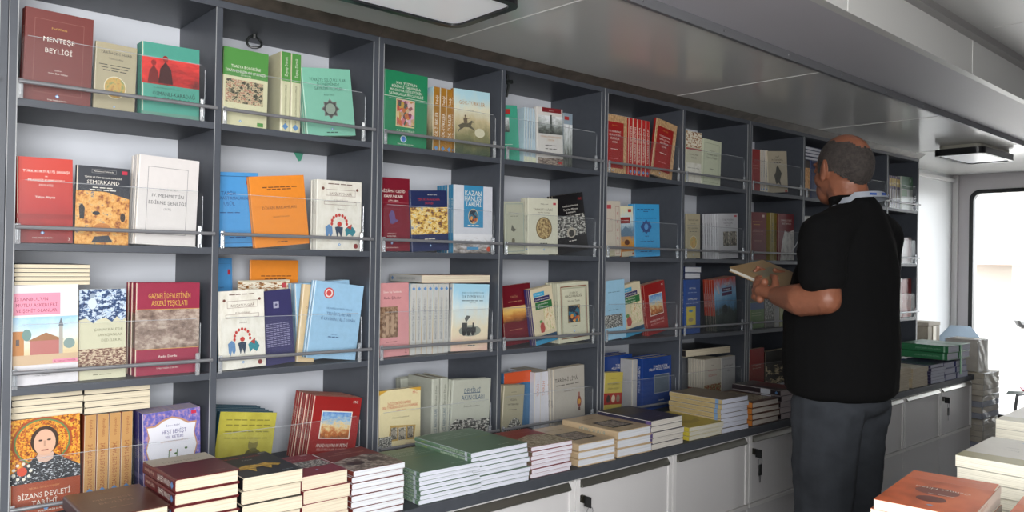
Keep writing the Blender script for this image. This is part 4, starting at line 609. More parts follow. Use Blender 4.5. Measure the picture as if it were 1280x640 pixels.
# ------------------------------------------------------------------ ceiling lamps
def lamp(x0, y0, x1, y1, label):
    t = thing('ceiling_lamp', label, 'lamp', ((x0 + x1) / 2, (y0 + y1) / 2, 2.1035)); hx, hy = (x1 - x0) / 2, (y1 - y0) / 2
    b = bmesh.new(); P = rrect(-hx + .02, -hy + .02, hx - .02, hy - .02, .05); prism(b, P, 'z', -.022, 0); obj('housing', b, mat('#9a988c', .5), t)
    b = bmesh.new(); A = rrect(-hx, -hy, hx, hy, .05); B = rrect(-hx + .022, -hy + .022, hx - .022, hy - .022, .035)
    n = len(A); R = [[b.verts.new((p[0], p[1], z)) for p in L_] for L_ in (A, B) for z in (-.062, -.0225)]
    for i in range(n):
        j = (i + 1) % n
        for u, v in ((0, 1), (1, 3), (3, 2), (2, 0)): b.faces.new((R[u][i], R[u][j], R[v][j], R[v][i]))
    obj('frame', b, mat('#16171a', .35), t)
    b = bmesh.new(); prism(b, rrect(-hx + .0225, -hy + .0225, hx - .0225, hy - .0225, .034), 'z', -.056, -.03); obj('diffuser', b, mat('#e6e8ec', .3, emit=.22), t)
lamp(.56, -.64, 1.105, -.335, 'square black framed ceiling lamp nearest the viewer')
lamp(4.84, -.50, 5.40, -.215, 'square black framed ceiling lamp near the end window')
ITEMS = [
 ('F', 1, 1, 'mentese', 0.0548, 0.03, 1.7341, 0.1531, 0.2286, 0.018, 2, 1.1, 'large dark red book with white capitals'),
 ('F', 1, 1, 'tarihce', 0.2183, 0.05, 1.7341, 0.1017, 0.1794, 0.014, 1, 1.4, 'beige book with an ochre oval map'),
 ('F', 1, 1, 'osmanli', 0.3325, 0.03, 1.7341, 0.1525, 0.1982, 0.026, 2, -0.8, 'teal book with a red photo band'),
 ('F', 1, 2, 'trakya', 0.5482, 0.03, 1.7341, 0.1337, 0.2248, 0.02, 2, 0.7, 'green and cream book with crowd photo'),
 ('P', 1, 2, 'trakya', 0.7268, 0.035, 1.7341, 0.16, 0.2444, 0.0337, 2, 0, 'thick green and cream spine'),
 ('F', 1, 2, 'selcuk', 0.8178, 0.04, 1.7341, 0.1704, 0.2099, 0.012, 3, -7.0, 'pale teal book with a silver star'),
 ('F', 1, 3, 'moskova', 1.0839, 0.03, 1.7341, 0.1723, 0.2514, 0.016, 2, 0.2, 'green book with a small red miniature'),
 ('P', 1, 3, 'gokturk', 1.2866, 0.035, 1.7341, 0.15, 0.2254, 0.0287, 3, 0, 'golden brown spine with white capitals'),
 ('F', 1, 3, 'gokturk', 1.376, 0.03, 1.7341, 0.1645, 0.2318, 0.017, 1, -2.1, 'pale landscape book with a horse archer'),
 ('F', 1, 4, 'yesil', 1.6315, 0.06, 1.7341, 0.0805, 0.2116, 0.014, 1, -5.5, 'teal green book cut by the upright'),
 ('P', 1, 4, 'solukmavi', 1.7102, 0.035, 1.7341, 0.15, 0.2119, 0.0133, 5, 0, 'thin pale blue and cream spine'),
 ('F', 1, 4, 'kopru', 1.7715, 0.025, 1.7341, 0.1382, 0.2211, 0.012, 2, -2.4, 'white book with grey bridge photo'),
 ('F', 1, 4, 'harita', 1.9344, 0.05, 1.7341, 0.0499, 0.2221, 0.012, 1, -0.7, 'narrow blue grey map cover'),
 ('F', 1, 5, 'kirmizi', 2.1535, 0.035, 1.7341, 0.1463, 0.2497, 0.014, 1, -0.2, 'red book with a speckled tan border'),
 ('P', 1, 5, 'kirmizisirt', 2.3155, 0.035, 1.7341, 0.14, 0.2508, 0.0279, 5, 0, 'bright red spine'),
 ('F', 1, 5, 'kirmizi', 2.4536, 0.03, 1.7341, 0.15, 0.2543, 0.014, 1, 8.1, 'tilted red book with a tan border'),
 ('F', 1, 6, 'cicekli', 2.7143, 0.035, 1.7341, 0.1172, 0.2432, 0.012, 1, 0.0, 'pale book with brown ornament on top'),
 ('F', 1, 6, 'cerceve', 2.8378, 0.035, 1.7341, 0.1489, 0.2172, 0.012, 1, 1.9, 'pale green book with a thin frame'),
 ('F', 1, 7, 'kirmizisade', 3.2575, 0.035, 1.7341, 0.0809, 0.214, 0.015, 1, -1.5, 'plain red book beside white spines'),
 ('P', 1, 7, 'beyazsirt', 3.3458, 0.035, 1.7341, 0.13, 0.2196, 0.0226, 3, 0, 'white spine with red edge'),
 ('F', 1, 7, 'figur', 3.4132, 0.03, 1.7341, 0.1886, 0.2166, 0.012, 1, -5.6, 'tan book with a dark standing figure'),
 ('H', 1, 8, 'lacivert', 3.8245, 0.06, 1.9522, 0.1955, 0.2, 0.0189, 4, 0, 'white edged book lying above dark books'),
 ('F', 1, 8, 'lacivert', 3.882, 0.05, 1.7341, 0.1803, 0.2177, 0.02, 3, -1.6, 'dark navy book under the lying books'),
 ('F', 1, 8, 'resimli', 3.8038, 0.05, 1.7341, 0.0606, 0.2103, 0.016, 1, -1.6, 'dark picture book at the upright'),
 ('P', 1, 10, 'mor', 4.8325, 0.035, 1.7341, 0.15, 0.2104, 0.0326, 5, 0, 'purple spine with a yellow head panel'),
 ('F', 1, 10, 'yesilbeyaz', 4.9906, 0.03, 1.7341, 0.1724, 0.2166, 0.015, 2, -1.8, 'green and white book at the far end'),
 ('F', 2, 1, 'kurtulus', 0.0508, 0.03, 1.384, 0.1227, 0.2119, 0.016, 2, -1.0, 'red book with white capitals'),
 ('F', 2, 1, 'semerkand', 0.1794, 0.04, 1.384, 0.1282, 0.2024, 0.016, 1, 0.5, 'slate black book with an orange miniature'),
 ('F', 2, 1, 'mehmet', 0.3207, 0.03, 1.384, 0.1597, 0.2397, 0.0125, 5, 1.8, 'white book with a thin black frame'),
 ('F', 2, 2, 'tarih', 0.5516, 0.06, 1.384, 0.1308, 0.2183, 0.006, 3, -2.9, 'leaning blue book with dashed border'),
 ('F', 2, 2, 'divan', 0.6563, 0.035, 1.384, 0.1739, 0.2103, 0.006, 3, -6.4, 'leaning orange book with thin black title'),
 ('F', 2, 2, 'ravza', 0.8492, 0.03, 1.384, 0.1579, 0.2187, 0.008, 5, -0.4, 'cream book with red sun and horsemen'),
 ('F', 2, 3, 'nizam', 1.0788, 0.05, 1.384, 0.1292, 0.2459, 0.016, 1, -1.2, 'crimson book with white title at upright'),
 ('F', 2, 3, 'savas', 1.2111, 0.04, 1.384, 0.1552, 0.2095, 0.01, 2, -3.8, 'leaning navy book with a battle scene'),
 ('F', 2, 3, 'kazan', 1.3781, 0.03, 1.384, 0.1775, 0.2421, 0.016, 6, -0.8, 'blue and white book with white title'),
 ('F', 2, 4, 'atlas', 1.6256, 0.035, 1.384, 0.1005, 0.1965, 0.01, 1, -3.5, 'leaning grey green book with figures'),
 ('F', 2, 4, 'tabakat', 1.7339, 0.03, 1.384, 0.1576, 0.2183, 0.011, 4, -1.3, 'cream book with a gold coin oval'),
 ('F', 2, 4, 'siyah', 1.9229, 0.06, 1.384, 0.1766, 0.2369, 0.014, 2, -9.7, 'leaning black book with grey photo'),
 ('F', 2, 5, 'muhur', 2.171, 0.03, 1.384, 0.0954, 0.2328, 0.012, 1, -2.5, 'cream book with small red framed seals'),
 ('F', 2, 5, 'manzara', 2.2828, 0.04, 1.384, 0.0836, 0.2163, 0.012, 1, -4.1, 'painted mountain book with orange field'),
 ('F', 2, 5, 'gokmavi', 2.3836, 0.05, 1.384, 0.171, 0.2329, 0.012, 3, -2.7, 'bright blue book with navy medallion'),
 ('F', 2, 6, 'tarihce', 2.7224, 0.03, 1.384, 0.1047, 0.2077, 0.01, 1, -1.4, 'small beige book with ochre oval'),
 ('F', 2, 6, 'portre', 2.9751, 0.03, 1.384, 0.1698, 0.2205, 0.013, 7, -3.2, 'white book with two grey portraits'),
 ('F', 2, 7, 'bordo', 3.2588, 0.03, 1.384, 0.1409, 0.2432, 0.015, 1, -1.5, 'crimson book with small gold lines'),
 ('P', 2, 7, 'sarisirt', 3.4461, 0.035, 1.384, 0.14, 0.2492, 0.035, 2, 0, 'ochre yellow spine'),
 ('F', 2, 7, 'yirtik', 3.5156, 0.03, 1.384, 0.153, 0.2482, 0.014, 1, -1.5, 'crimson book behind a torn white sheet'),
 ('F', 2, 8, 'soluk', 3.7774, 0.03, 1.384, 0.1214, 0.2484, 0.015, 1, -1.6, 'pale grey book half hidden by the reader'),
 ('F', 2, 10, 'grikirmizi', 4.9948, 0.03, 1.384, 0.1576, 0.1681, 0.015, 2, -1.8, 'grey pink book at the far end'),
 ('F', 3, 1, 'istanbul', 0.0475, 0.03, 1.0327, 0.1439, 0.2469, 0.02, 2, -0.8, 'white book with pink panel and mosque'),
 ('H', 3, 1, 'koyu', 0.0471, 0.032, 1.2795, 0.1685, 0.2, 0.0105, 5, 0, 'dark covered book lying with white edges'),
 ('F', 3, 1, 'canakkale', 0.1959, 0.045, 1.0327, 0.1134, 0.2349, 0.016, 1, -0.6, 'cream book with blue soldiers photo above'),
 ('F', 3, 1, 'gazneli', 0.3299, 0.04, 1.0327, 0.1694, 0.2507, 0.016, 5, -0.1, 'crimson book with a grey brown band'),
 ('F', 3, 2, 'ravza', 0.5515, 0.02, 1.0327, 0.1376, 0.2255, 0.009, 1, -2.8, 'leaning cream book with red sun'),
 ('F', 3, 2, 'laciarka', 0.6969, 0.045, 1.0327, 0.0973, 0.2232, 0.01, 2, -4.9, 'navy back cover with block of text'),
 ('F', 3, 2, 'telhis', 0.8202, 0.03, 1.0327, 0.1729, 0.2384, 0.012, 2, 6.7, 'light blue book with round red emblem'),
 ('F', 3, 2, 'osmankrem', 0.8041, 0.06, 1.0327, 0.0592, 0.2405, 0.016, 1, 4.6, 'cream book with small red flag'),
 ('F', 3, 2, 'telhis', 0.8216, 0.085, 1.0327, 0.1918, 0.2444, 0.016, 3, -3.6, 'light blue book standing behind the cream book'),
 ('F', 3, 2, 'resimlikrem', 0.655, 0.14, 1.0327, 0.166, 0.2529, 0.014, 1, -1.1, 'cream illustrated book behind the front row'),
 ('F', 3, 2, 'tarih', 0.6143, 0.2, 1.0327, 0.0498, 0.3199, 0.01, 1, -2.0, 'tall blue book at the back of the shelf'),
 ('F', 3, 2, 'divan', 0.7128, 0.2, 1.0327, 0.162, 0.3163, 0.01, 1, -0.1, 'orange book standing at the back'),
 ('F', 3, 3, 'sifaci', 1.0738, 0.035, 1.0327, 0.1282, 0.2452, 0.012, 1, -1.2, 'pink book with a brown relief photo'),
 ('P', 3, 3, 'tren', 1.2118, 0.04, 1.0327, 0.16, 0.2428, 0.0231, 7, 0, 'pastel spine with grey title'),
 ('F', 3, 3, 'tren', 1.3732, 0.03, 1.0327, 0.1672, 0.2392, 0.016, 1, 1.3, 'pastel book with a steam locomotive'),
 ('H', 3, 3, 'tren', 1.2548, 0.045, 1.2778, 0.3027, 0.2, 0.0275, 1, 0, 'single book lying over the pastel row'),
 ('F', 3, 4, 'visne', 1.6634, 0.075, 1.0327, 0.1443, 0.2307, 0.012, 1, -5.2, 'leaning dark red book with sunset picture'),
 ('F', 3, 4, 'amerika', 1.7833, 0.03, 1.0327, 0.1161, 0.2186, 0.009, 4, -9.7, 'leaning cream map book with colour labels'),
 ('F', 3, 4, 'kudus', 1.918, 0.04, 1.0327, 0.1749, 0.2399, 0.012, 6, -3.4, 'cream book with a brown ornate border'),
 ('F', 3, 5, 'acikmavi', 2.1682, 0.02, 1.0327, 0.131, 0.2481, 0.01, 1, -4.7, 'leaning light blue book with grey photo'),
 ('F', 3, 5, 'amerika', 2.2854, 0.035, 1.0327, 0.1534, 0.2259, 0.009, 3, -9.7, 'leaning cream map book with blue labels'),
 ('F', 3, 5, 'anadolu', 2.4911, 0.06, 1.0327, 0.1482, 0.2304, 0.012, 3, -9.7, 'leaning dark red book behind cream map'),
 ('F', 3, 6, 'lacikalin', 2.719, 0.03, 1.0327, 0.1169, 0.2518, 0.03, 1, -1.4, 'thick blue book with a yellow picture'),
 ('H', 3, 6, 'lacivert', 2.7193, 0.035, 1.288, 0.1297, 0.18, 0.0296, 2, 0, 'blue edged book lying on the blue book'),
 ('F', 3, 6, 'deniz', 2.9715, 0.035, 1.0327, 0.1831, 0.2522, 0.012, 5, -5.9, 'red and blue seascape book'),
 ('F', 3, 7, 'yesilmavi', 3.2686, 0.035, 1.0327, 0.1259, 0.2215, 0.015, 1, -1.5, 'green book with blue and brown bands'),
 ('F', 3, 7, 'grifoto', 3.4021, 0.035, 1.0327, 0.0844, 0.2204, 0.015, 1, -1.5, 'grey photo book beside green book'),
 ('F', 3, 7, 'beyazsade', 3.4943, 0.035, 1.0327, 0.0471, 0.2155, 0.015, 1, -1.5, 'white slim book behind the reader arm'),
 ('F', 3, 7, 'sariyesil', 3.5493, 0.035, 1.0327, 0.0884, 0.2065, 0.015, 1, -1.5, 'pale yellow green book behind reader arm'),
 ('F', 3, 10, 'grikirmizi', 4.8655, 0.03, 1.0327, 0.1641, 0.2499, 0.015, 2, -1.8, 'grey pink book beside dark red book'),
 ('F', 3, 10, 'kirmizisade', 5.0287, 0.03, 1.0327, 0.1343, 0.2495, 0.015, 1, -1.8, 'dark red book at far end'),
 ('F', 4, 1, 'bizans', 0.0491, 0.04, 0.705, 0.156, 0.2423, 0.02, 2, -1.2, 'brown and orange book with mosaic picture'),
 ('P', 4, 1, 'bizans', 0.2118, 0.04, 0.705, 0.16, 0.2364, 0.0295, 4, 0, 'tan spine with brown capitals'),
 ('H', 4, 1, 'koyu', 0.0471, 0.045, 0.9478, 0.1593, 0.2, 0.0158, 4, 0, 'book lying with cream edges on mosaic book'),
 ('H', 4, 1, 'koyu', 0.2087, 0.045, 0.9429, 0.1631, 0.2, 0.017, 4, 0, 'book lying with cream edges on tan spines'),
 ('F', 4, 1, 'hest', 0.3567, 0.035, 0.705, 0.1536, 0.2256, 0.013, 6, -1.6, 'white and violet book with leafy branch'),
 ('F', 4, 2, 'sari', 0.5391, 0.04, 0.705, 0.1729, 0.1878, 0.03, 5, 7.3, 'olive yellow hardback with portrait and handwriting'),
 ('F', 4, 2, 'anadolu', 0.823, 0.03, 0.705, 0.1697, 0.2058, 0.0155, 8, 7.9, 'dark red book with framed battle painting'),
 ('F', 4, 3, 'ingiliz', 1.0864, 0.03, 0.705, 0.1646, 0.2181, 0.02, 1, -0.4, 'cream book with three portrait photographs'),
 ('P', 4, 3, 'demirci', 1.3118, 0.05, 0.705, 0.15, 0.2372, 0.0381, 2, 0, 'grey hardback spine with navy capitals'),
 ('F', 4, 3, 'demirci', 1.3766, 0.03, 0.705, 0.1746, 0.2223, 0.016, 2, 2.4, 'grey book with dark crowd along bottom'),
 ('F', 4, 3, 'griarka', 1.2941, 0.205, 0.705, 0.1306, 0.221, 0.02, 2, -2.9, 'grey book at the back beside hardback spines'),
 ('F', 4, 4, 'fizan', 1.6127, 0.03, 0.705, 0.1035, 0.1838, 0.016, 2, 3.6, 'leaning tan book with dark trees'),
 ('P', 4, 4, 'cizgili', 1.8097, 0.06, 0.705, 0.16, 0.2189, 0.0317, 3, 0, 'white spine with thin orange lines'),
 ('F', 4, 4, 'turuncu', 1.6793, 0.09, 0.705, 0.1408, 0.2231, 0.03, 1, -1.2, 'orange and blue book behind tan book'),
 ('F', 4, 4, 'livan', 1.8896, 0.035, 0.705, 0.1771, 0.2291, 0.016, 2, -2.4, 'grey book with a red vase'),
 ('F', 4, 5, 'sarikirmizi', 2.1671, 0.03, 0.705, 0.1152, 0.1869, 0.016, 2, 3.2, 'yellow book with a red photo band'),
 ('P', 4, 5, 'laciblok', 2.3784, 0.05, 0.705, 0.07, 0.2309, 0.0537, 1, 0, 'pale block standing beside thick blue book'),
 ('F', 4, 5, 'mavikalin', 2.4364, 0.04, 0.705, 0.2028, 0.2319, 0.04, 2, -1.4, 'thick blue hardback with grey square'),
 ('F', 4, 5, 'mavikalin', 2.2909, 0.125, 0.705, 0.1753, 0.2435, 0.04, 2, -1.3, 'blue hardback behind the yellow book'),
 ('F', 4, 6, 'romali', 2.8827, 0.035, 0.705, 0.1369, 0.1982, 0.013, 7, -1.4, 'white book with red and green crowd'),
 ('F', 4, 6, 'beyazgri', 3.0336, 0.04, 0.705, 0.1162, 0.199, 0.016, 2, -1.5, 'white grey book at the right of cell'),
 ('H', 4, 6, 'koyu', 2.7545, 0.05, 0.9212, 0.3701, 0.2, 0.0336, 1, 0, 'single cream book lying over white books'),
 ('F', 4, 7, 'kirmizisade', 3.27, 0.035, 0.705, 0.1332, 0.2244, 0.018, 1, -1.5, 'dark red book with two pale lines'),
 ('F', 4, 7, 'siyahkrem', 3.4347, 0.045, 0.705, 0.2622, 0.201, 0.016, 2, -1.5, 'black book with cream figures'),
 ('S', 0, 0, 'mentesek', 0.1014, -0.4875, 0.705, 0.1573, 0.205, 0.0312, 4, 0, 'brown hardback with title lettering'),
 ('S', 0, 0, 'divansehri', 0.2646, -0.4914, 0.705, 0.1426, 0.2, 0.0297, 6, 0, 'dark red book with cream end strip'),
 ('S', 0, 0, 'anka', 0.4127, -0.4877, 0.705, 0.1456, 0.21, 0.0312, 5, 0, 'black covered book with golden animal'),
 ('S', 0, 0, 'kaan', 0.5625, -0.4839, 0.705, 0.124, 0.2, 0.0331, 4, 0, 'crimson book with grey photo strip'),
 ('S', 0, 0, 'asker', 0.6976, -0.4806, 0.705, 0.1535, 0.22, 0.0155, 8, 0, 'red brown book with soldiers photo'),
 ('S', 0, 0, 'yesilkitap', 0.9018, -0.4755, 0.705, 0.2086, 0.26, 0.0125, 7, 0, 'green book in the lower green stack'),
 ('S', 0, 0, 'yesilkitap', 1.0816, -0.471, 0.705, 0.2188, 0.27, 0.0139, 8, 0, 'green book in the taller green stack'),
 ('S', 0, 0, 'sinema', 1.3123, -0.4652, 0.705, 0.1701, 0.22, 0.0134, 7, 0, 'red book with mottled picture cover'),
 ('S', 0, 0, 'kremcilt', 1.5242, -0.4599, 0.705, 0.1747, 0.26, 0.0243, 3, 0, 'cream hardback in the nearer cream stack'),
 ('S', 0, 0, 'kremcilt', 1.716, -0.4551, 0.705, 0.1795, 0.26, 0.0295, 3, 0, 'cream hardback in the further cream stack'),
 ('S', 0, 0, 'lacikapak', 1.8967, -0.4506, 0.705, 0.1822, 0.25, 0.0202, 5, 0, 'navy covered book with white pages'),
 ('S', 0, 0, 'sarikapak', 2.1236, -0.4449, 0.705, 0.2102, 0.26, 0.0165, 3, 0, 'yellow covered book low in its stack'),
 ('S', 0, 0, 'grikapak', 2.3287, -0.4398, 0.705, 0.1815, 0.25, 0.0187, 7, 0, 'grey brown book with yellowed spine'),
 ('S', 0, 0, 'turuncucilt', 2.5484, -0.4343, 0.705, 0.2051, 0.24, 0.0242, 4, 0, 'brown hardback with orange spine'),
 ('S', 0, 0, 'siyahkapak', 2.775, -0.4286, 0.705, 0.1632, 0.24, 0.0246, 5, 0, 'black and dark red covered book'),
 ('S', 0, 0, 'krempaket', 3.7361, -0.4046, 0.705, 0.3769, 0.22, 0.0301, 4, 0, 'cream paperback beside the reader'),
 ('S', 0, 0, 'krempaket', 4.169, -0.3938, 0.705, 0.199, 0.2, 0.0266, 4, 0, 'plastic wrapped pale book'),
 ('S', 0, 0, 'cizgilikapak', 4.4271, -0.3873, 0.705, 0.1917, 0.2, 0.0174, 6, 0, 'white book with navy edge stripes'),
]
# ------------------------------------------------------------------ books
for it in ITEMS: place_item(it)
# small things among the shelves
b = bmesh.new(); P = [(.712 + .024 * math.cos(a * .5), .2 + .006 * math.sin(a), 2.035 + .018 * math.sin(a * .5)) for a in range(13)]; tube(b, P, .004, 8); tube(b, [(.712, .2, 2.0585), (.712, .2, 2.045)], .009, 8)
tag(obj('cable', b, mat('#1c2020', .4), smooth=True), 'loop of dark cable under the top of the second bay', 'cable')
b = bmesh.new(); tube(b, [(1.632, .05, 2.0585), (1.636, .045, 2.02), (1.63, .05, 1.975)], .005, 8); tube(b, [(1.622, .05, 2.03), (1.652, .045, 2.035)], .008, 8); tag(obj('cable', b, mat('#1c2020', .4), smooth=True), 'short dark cable end under the top of the fourth bay', 'cable')
b = bmesh.new(); prism(b, [(.90, 1.7155), (.935, 1.7155), (.926, 1.69), (.918, 1.687)], 'y', DEP - .003, DEP - .001); tag(obj('card', b, mat('#4a9a80', .5)), 'corner of a teal card below the shelf board, second bay', 'card')
t = thing('open_booklet', 'pale open booklet lying on the green and grey books beyond the hands', 'booklet', (3.38, .035, 1.2562))
for s in (-1, 1):
    bm_ = bmesh.new(); prism(bm_, [(s * .11, 0), (0, .052), (0, .0545), (s * .11, .0025)], 'y', 0, .2); obj('leaf', bm_, mat('#a9b4b0', .6, noise=.12, scale=25), t)
# ------------------------------------------------------------------ far end of the worktop
def flat(key, X, Y, Z, w, L, d, label, group=None, yaw=0, front=True):
    m = Matrix.Translation((X, Y, Z + d)) @ Matrix.Rotation(math.radians(yaw), 4, 'Z') @ Matrix(((1, 0, 0, 0), (0, 0, 1, 0), (0, -1, 0, 0), (0, 0, 0, 1)))
    return book(key, w, L, d - .0005, label, m, front, True, group)
for c_, (X, w) in enumerate(((4.628, .17), (4.808, .17))):
    for i in range(3): flat('lacicilt', X, -.386 + .004 * i, ZW + .0004 + i * .034, w, .24, .034, 'white paged navy hardback, %s column under green volumes, %s from bottom' % (('nearer', 'further')[c_], ORD[i]), 'navy volumes under the green ones', .6 * i - .5)
for c_, (X, w) in enumerate(((4.62, .172), (4.80, .172))):
    for i in range(2): flat('yesilcilt', X + .01 * i, -.40, ZW + .119 + i * .041, w, .28, .041, 'thick green hardback, %s column, %s of its pair' % (('nearer', 'further')[c_], ('lower', 'upper')[i]), 'green volumes on the navy books', 1.5 * c_)
b = bmesh.new(); box(b, 4.782, -.412, ZW + .03, 4.812, -.409, ZW + .2); o = obj('ribbon', b, mat('#2f8a58', .35)); tag(o, 'green ribbon hanging down the front of the green volumes', 'ribbon')
def wrapped(name, label, loc, sx, sy, sz, n, inner, rot=0, group=None, cat='bundle'):
    t = thing(name, label, cat, loc, (0, 0, rot), group); rnd = random.Random(int(loc[2] * 1000) + int(loc[0] * 77))
    for i in range(n):
        j = rnd.uniform(-.004, .004); boxo('book_block', (-sx / 2 + .006 + j, -sy / 2 + .006, i * sz / n + .0015), (sx / 2 - .006 + j, sy / 2 - .006, (i + 1) * sz / n - .0015), mat(inner[i % len(inner)], .6, noise=.1, scale=30), t, .002)
    b = bmesh.new(); box(b, -sx / 2, -sy / 2, 0, sx / 2, sy / 2, sz, .008); bmesh.ops.subdivide_edges(b, edges=b.edges[:], cuts=3, use_grid_fill=True)
    for v in b.verts:
        if v.co.z > .002: v.co += Vector((rnd.uniform(-1, 1), rnd.uniform(-1, 1), rnd.uniform(-1, 0))) * .0025
    obj('plastic_wrap', b, WRAP, t); return t
WRAP = glassy('plastic_wrap', (.95, .95, .96, 1), .1, .12, .16)
wrapped('wrapped_bundle', 'cream wrapped bundle on top of the wrapped column at the far end', (5.20, -.30, .7185), .19, .2, .2, 1, ['#b3aa98'])
cols = [['#a89c88', '#b0a48e'], ['#6d7488', '#8b8fa0'], ['#a2967e'], ['#7a7f90', '#a59a86'], ['#b0a48c']]; zz = 0
for i in range(5):
    wrapped('wrapped_bundle', 'plastic wrapped bundle in the floor column beside the far cabinet, %s from bottom' % ORD[i], (5.24 + .006 * (i % 2), -.30 - .004 * i, zz + .0005), .28, .24, .142, 4, cols[i], .03 * (i % 3 - 1), 'wrapped bundles stacked on the floor'); zz += .1435
t = thing('carton', 'pale cardboard carton standing against the white wall behind shelf end', 'carton', (5.56, .16, 0))
boxo('box_body', (-.1, -.12, 0), (.1, .12, .955), mat('#a59c8c', .7, noise=.08, scale=20), t, .003); boxo('lid', (-.103, -.123, .957), (.103, .123, .982), mat('#b3ab9c', .7), t, .003); boxo('tape_strip', (-.025, -.1245, .55), (.025, -.1205, .955), mat('#b8ad92', .3), t)
def chair(loc, rot, label, col):
    t = thing('chair', label, 'chair', loc, (0, 0, rot)); H = .5
    b = bmesh.new(); NX, NY = 8, 9; rows = []
    prof = [(-.22, H - .03), (-.20, H), (-.1, H + .004), (.05, H - .004), (.17, H - .002), (.205, H + .05), (.225, H + .2), (.24, H + .34), (.243, H + .43), ]
    def shell(name, prof):
        b = bmesh.new(); rows = []
        for i, (y, z) in enumerate(prof):
            hw = .19 * math.sqrt(max(.12, 1 - max(0, (z - H - .12) / .33) ** 2.5)); rows.append([b.verts.new((-hw + 2 * hw * q / NX, y - .03 * (abs(q / NX - .5) * 2) ** 2 * (1 if z > H + .02 else 0), z + .012 * (abs(q / NX - .5) * 2) ** 2 * (1 if z <= H + .02 else 0))) for q in range(NX + 1)])
        for r0, r1 in zip(rows, rows[1:]):
            for q in range(NX): b.faces.new((r0[q], r0[q + 1], r1[q + 1], r1[q]))
        bmesh.ops.solidify(b, geom=b.faces[:], thickness=.008); return obj(name, b, mat(col, .35), t, smooth=True)
    shell('seat', prof[:5]); shell('backrest', prof[4:])
    for sx in (-1, 1):
        for y0, y1 in ((-.16, -.2), (.14, .2)):
            b = bmesh.new(); tube(b, [(sx * .15, y0, H - .012), (sx * .19, y1, 0)], .011, 10); obj('leg', b, STEEL, t, smooth=True)
    b = bmesh.new(); tube(b, [(-.15, -.16, H - .02), (.15, -.16, H - .02)], .009, 8); tube(b, [(-.15, .14, H - .02), (.15, .14, H - .02)], .009, 8); obj('seat_frame', b, STEEL, t, smooth=True)
    return t
chair((5.93, .09, 0), math.radians(-93), 'pale grey plastic chair whose back shows above the green volumes', '#a9b4be')
chair((6.14, -.52, 0), math.radians(172), 'pale plastic chair before the bright window with red paper on it', '#b4bab8')
b = bmesh.new(); box(b, -.09, -.06, 0, .09, .06, .012, .002); o = obj('folder', b, mat('#c2405a', .5)); o.location = (6.03, -.42, .524); o.rotation_euler = (0, 0, .4); tag(o, 'red paper folder lying on the chair by the window', 'folder')
# ------------------------------------------------------------------ table with the nearest stacks
t = thing('table', 'pale table at lower right carrying the nearest book stacks', 'table', (1.9, -1.8, 0), (0, 0, .06)); TZ = .80
boxo('tabletop', (-1.25, -.32, TZ - .03), (1.25, .245, TZ), mat('#b8b6b2', .4), t, .003)
for sx in (-1.15, 1.15):
    for sy in (-.26, .19): boxo('leg', (sx - .02, sy - .02, 0), (sx + .02, sy + .02, TZ - .0305), mat('#8a8a8c', .4, .5), t)
def fg(key, X, Y, n, d, w, L, yaw, desc, group):
    rnd = random.Random(int(X * 100))
    for i in range(n):
        k_ = n - 1 - i; pos = 'topmost' if k_ == 0 else ORD[k_] + ' from top'
        m = Matrix.Translation((X + rnd.uniform(-.004, .004), Y + rnd.uniform(-.003, .003), TZ + .0005 + (i + 1) * d)) @ Matrix.Rotation(math.radians(yaw + rnd.uniform(-1, 1)), 4, 'Z') @ Matrix(((0, 0, -1, 0), (1, 0, 0, 0), (0, -1, 0, 0), (0, 0, 0, 1)))
        book(key, w, L, d - .0005, '%s, %s' % (desc, pos), m, k_ == 0, True, group)
fg('cennet', 1.39, -1.702, 8, .0188, .152, .27, 8, 'orange covered book in the nearest stack at lower right', 'nearest orange books')
fg('cennet', 1.43, -1.885, 7, .0188, .152, .27, 8, 'orange covered book in the stack cut by the lower right corner', 'orange books at the corner')
fg('zeytin', 1.865, -1.685, 6, .025, .15, .28, 4, 'white and olive book in the middle stack on the table', 'olive banded books')
fg('zeytin', 2.44, -1.585, 6, .025, .15, .31, 4, 'white and olive book in the furthest stack on the table', 'olive banded books further off')
# ------------------------------------------------------------------ the reader
SKIN = mat('#7c4c37', .5, noise=.08, scale=40, bump=.08, bscale=180); SHIRT = mat('#09090a', .95, spec=.15, bump=.25, bscale=9)
JEANS = mat('#33363b', .95, spec=.2, noise=.16, scale=18, bump=.35, bscale=16); HAIRM = mat('#332d2a', .8, noise=.5, scale=90, bump=.6, bscale=240)
def blob(bm, c_, r, rot=None, sub=2):
    q = bmesh.ops.create_icosphere(bm, subdivisions=sub, radius=1.0); R_ = rot.to_matrix() if rot else None
    for v in q['verts']:
        p = Vector((v.co.x * r[0], v.co.y * r[1], v.co.z * r[2]))
        v.co = Vector(c_) + (R_ @ p if R_ else p)
def limb(bm, pts, rad, step=.35, sub=2):
    for (p, q), (a, c_) in zip(zip(pts, pts[1:]), zip(rad, rad[1:])):
        p, q = Vector(p), Vector(q); a = Vector((a,) * 3) if not isinstance(a, tuple) else Vector(a); c_ = Vector((c_,) * 3) if not isinstance(c_, tuple) else Vector(c_)
        n = max(2, int((q - p).length / (min(min(a), min(c_)) * step)))
        for i in range(n + 1):
            f = i / n; blob(bm, p.lerp(q, f), a.lerp(c_, f), None, sub)
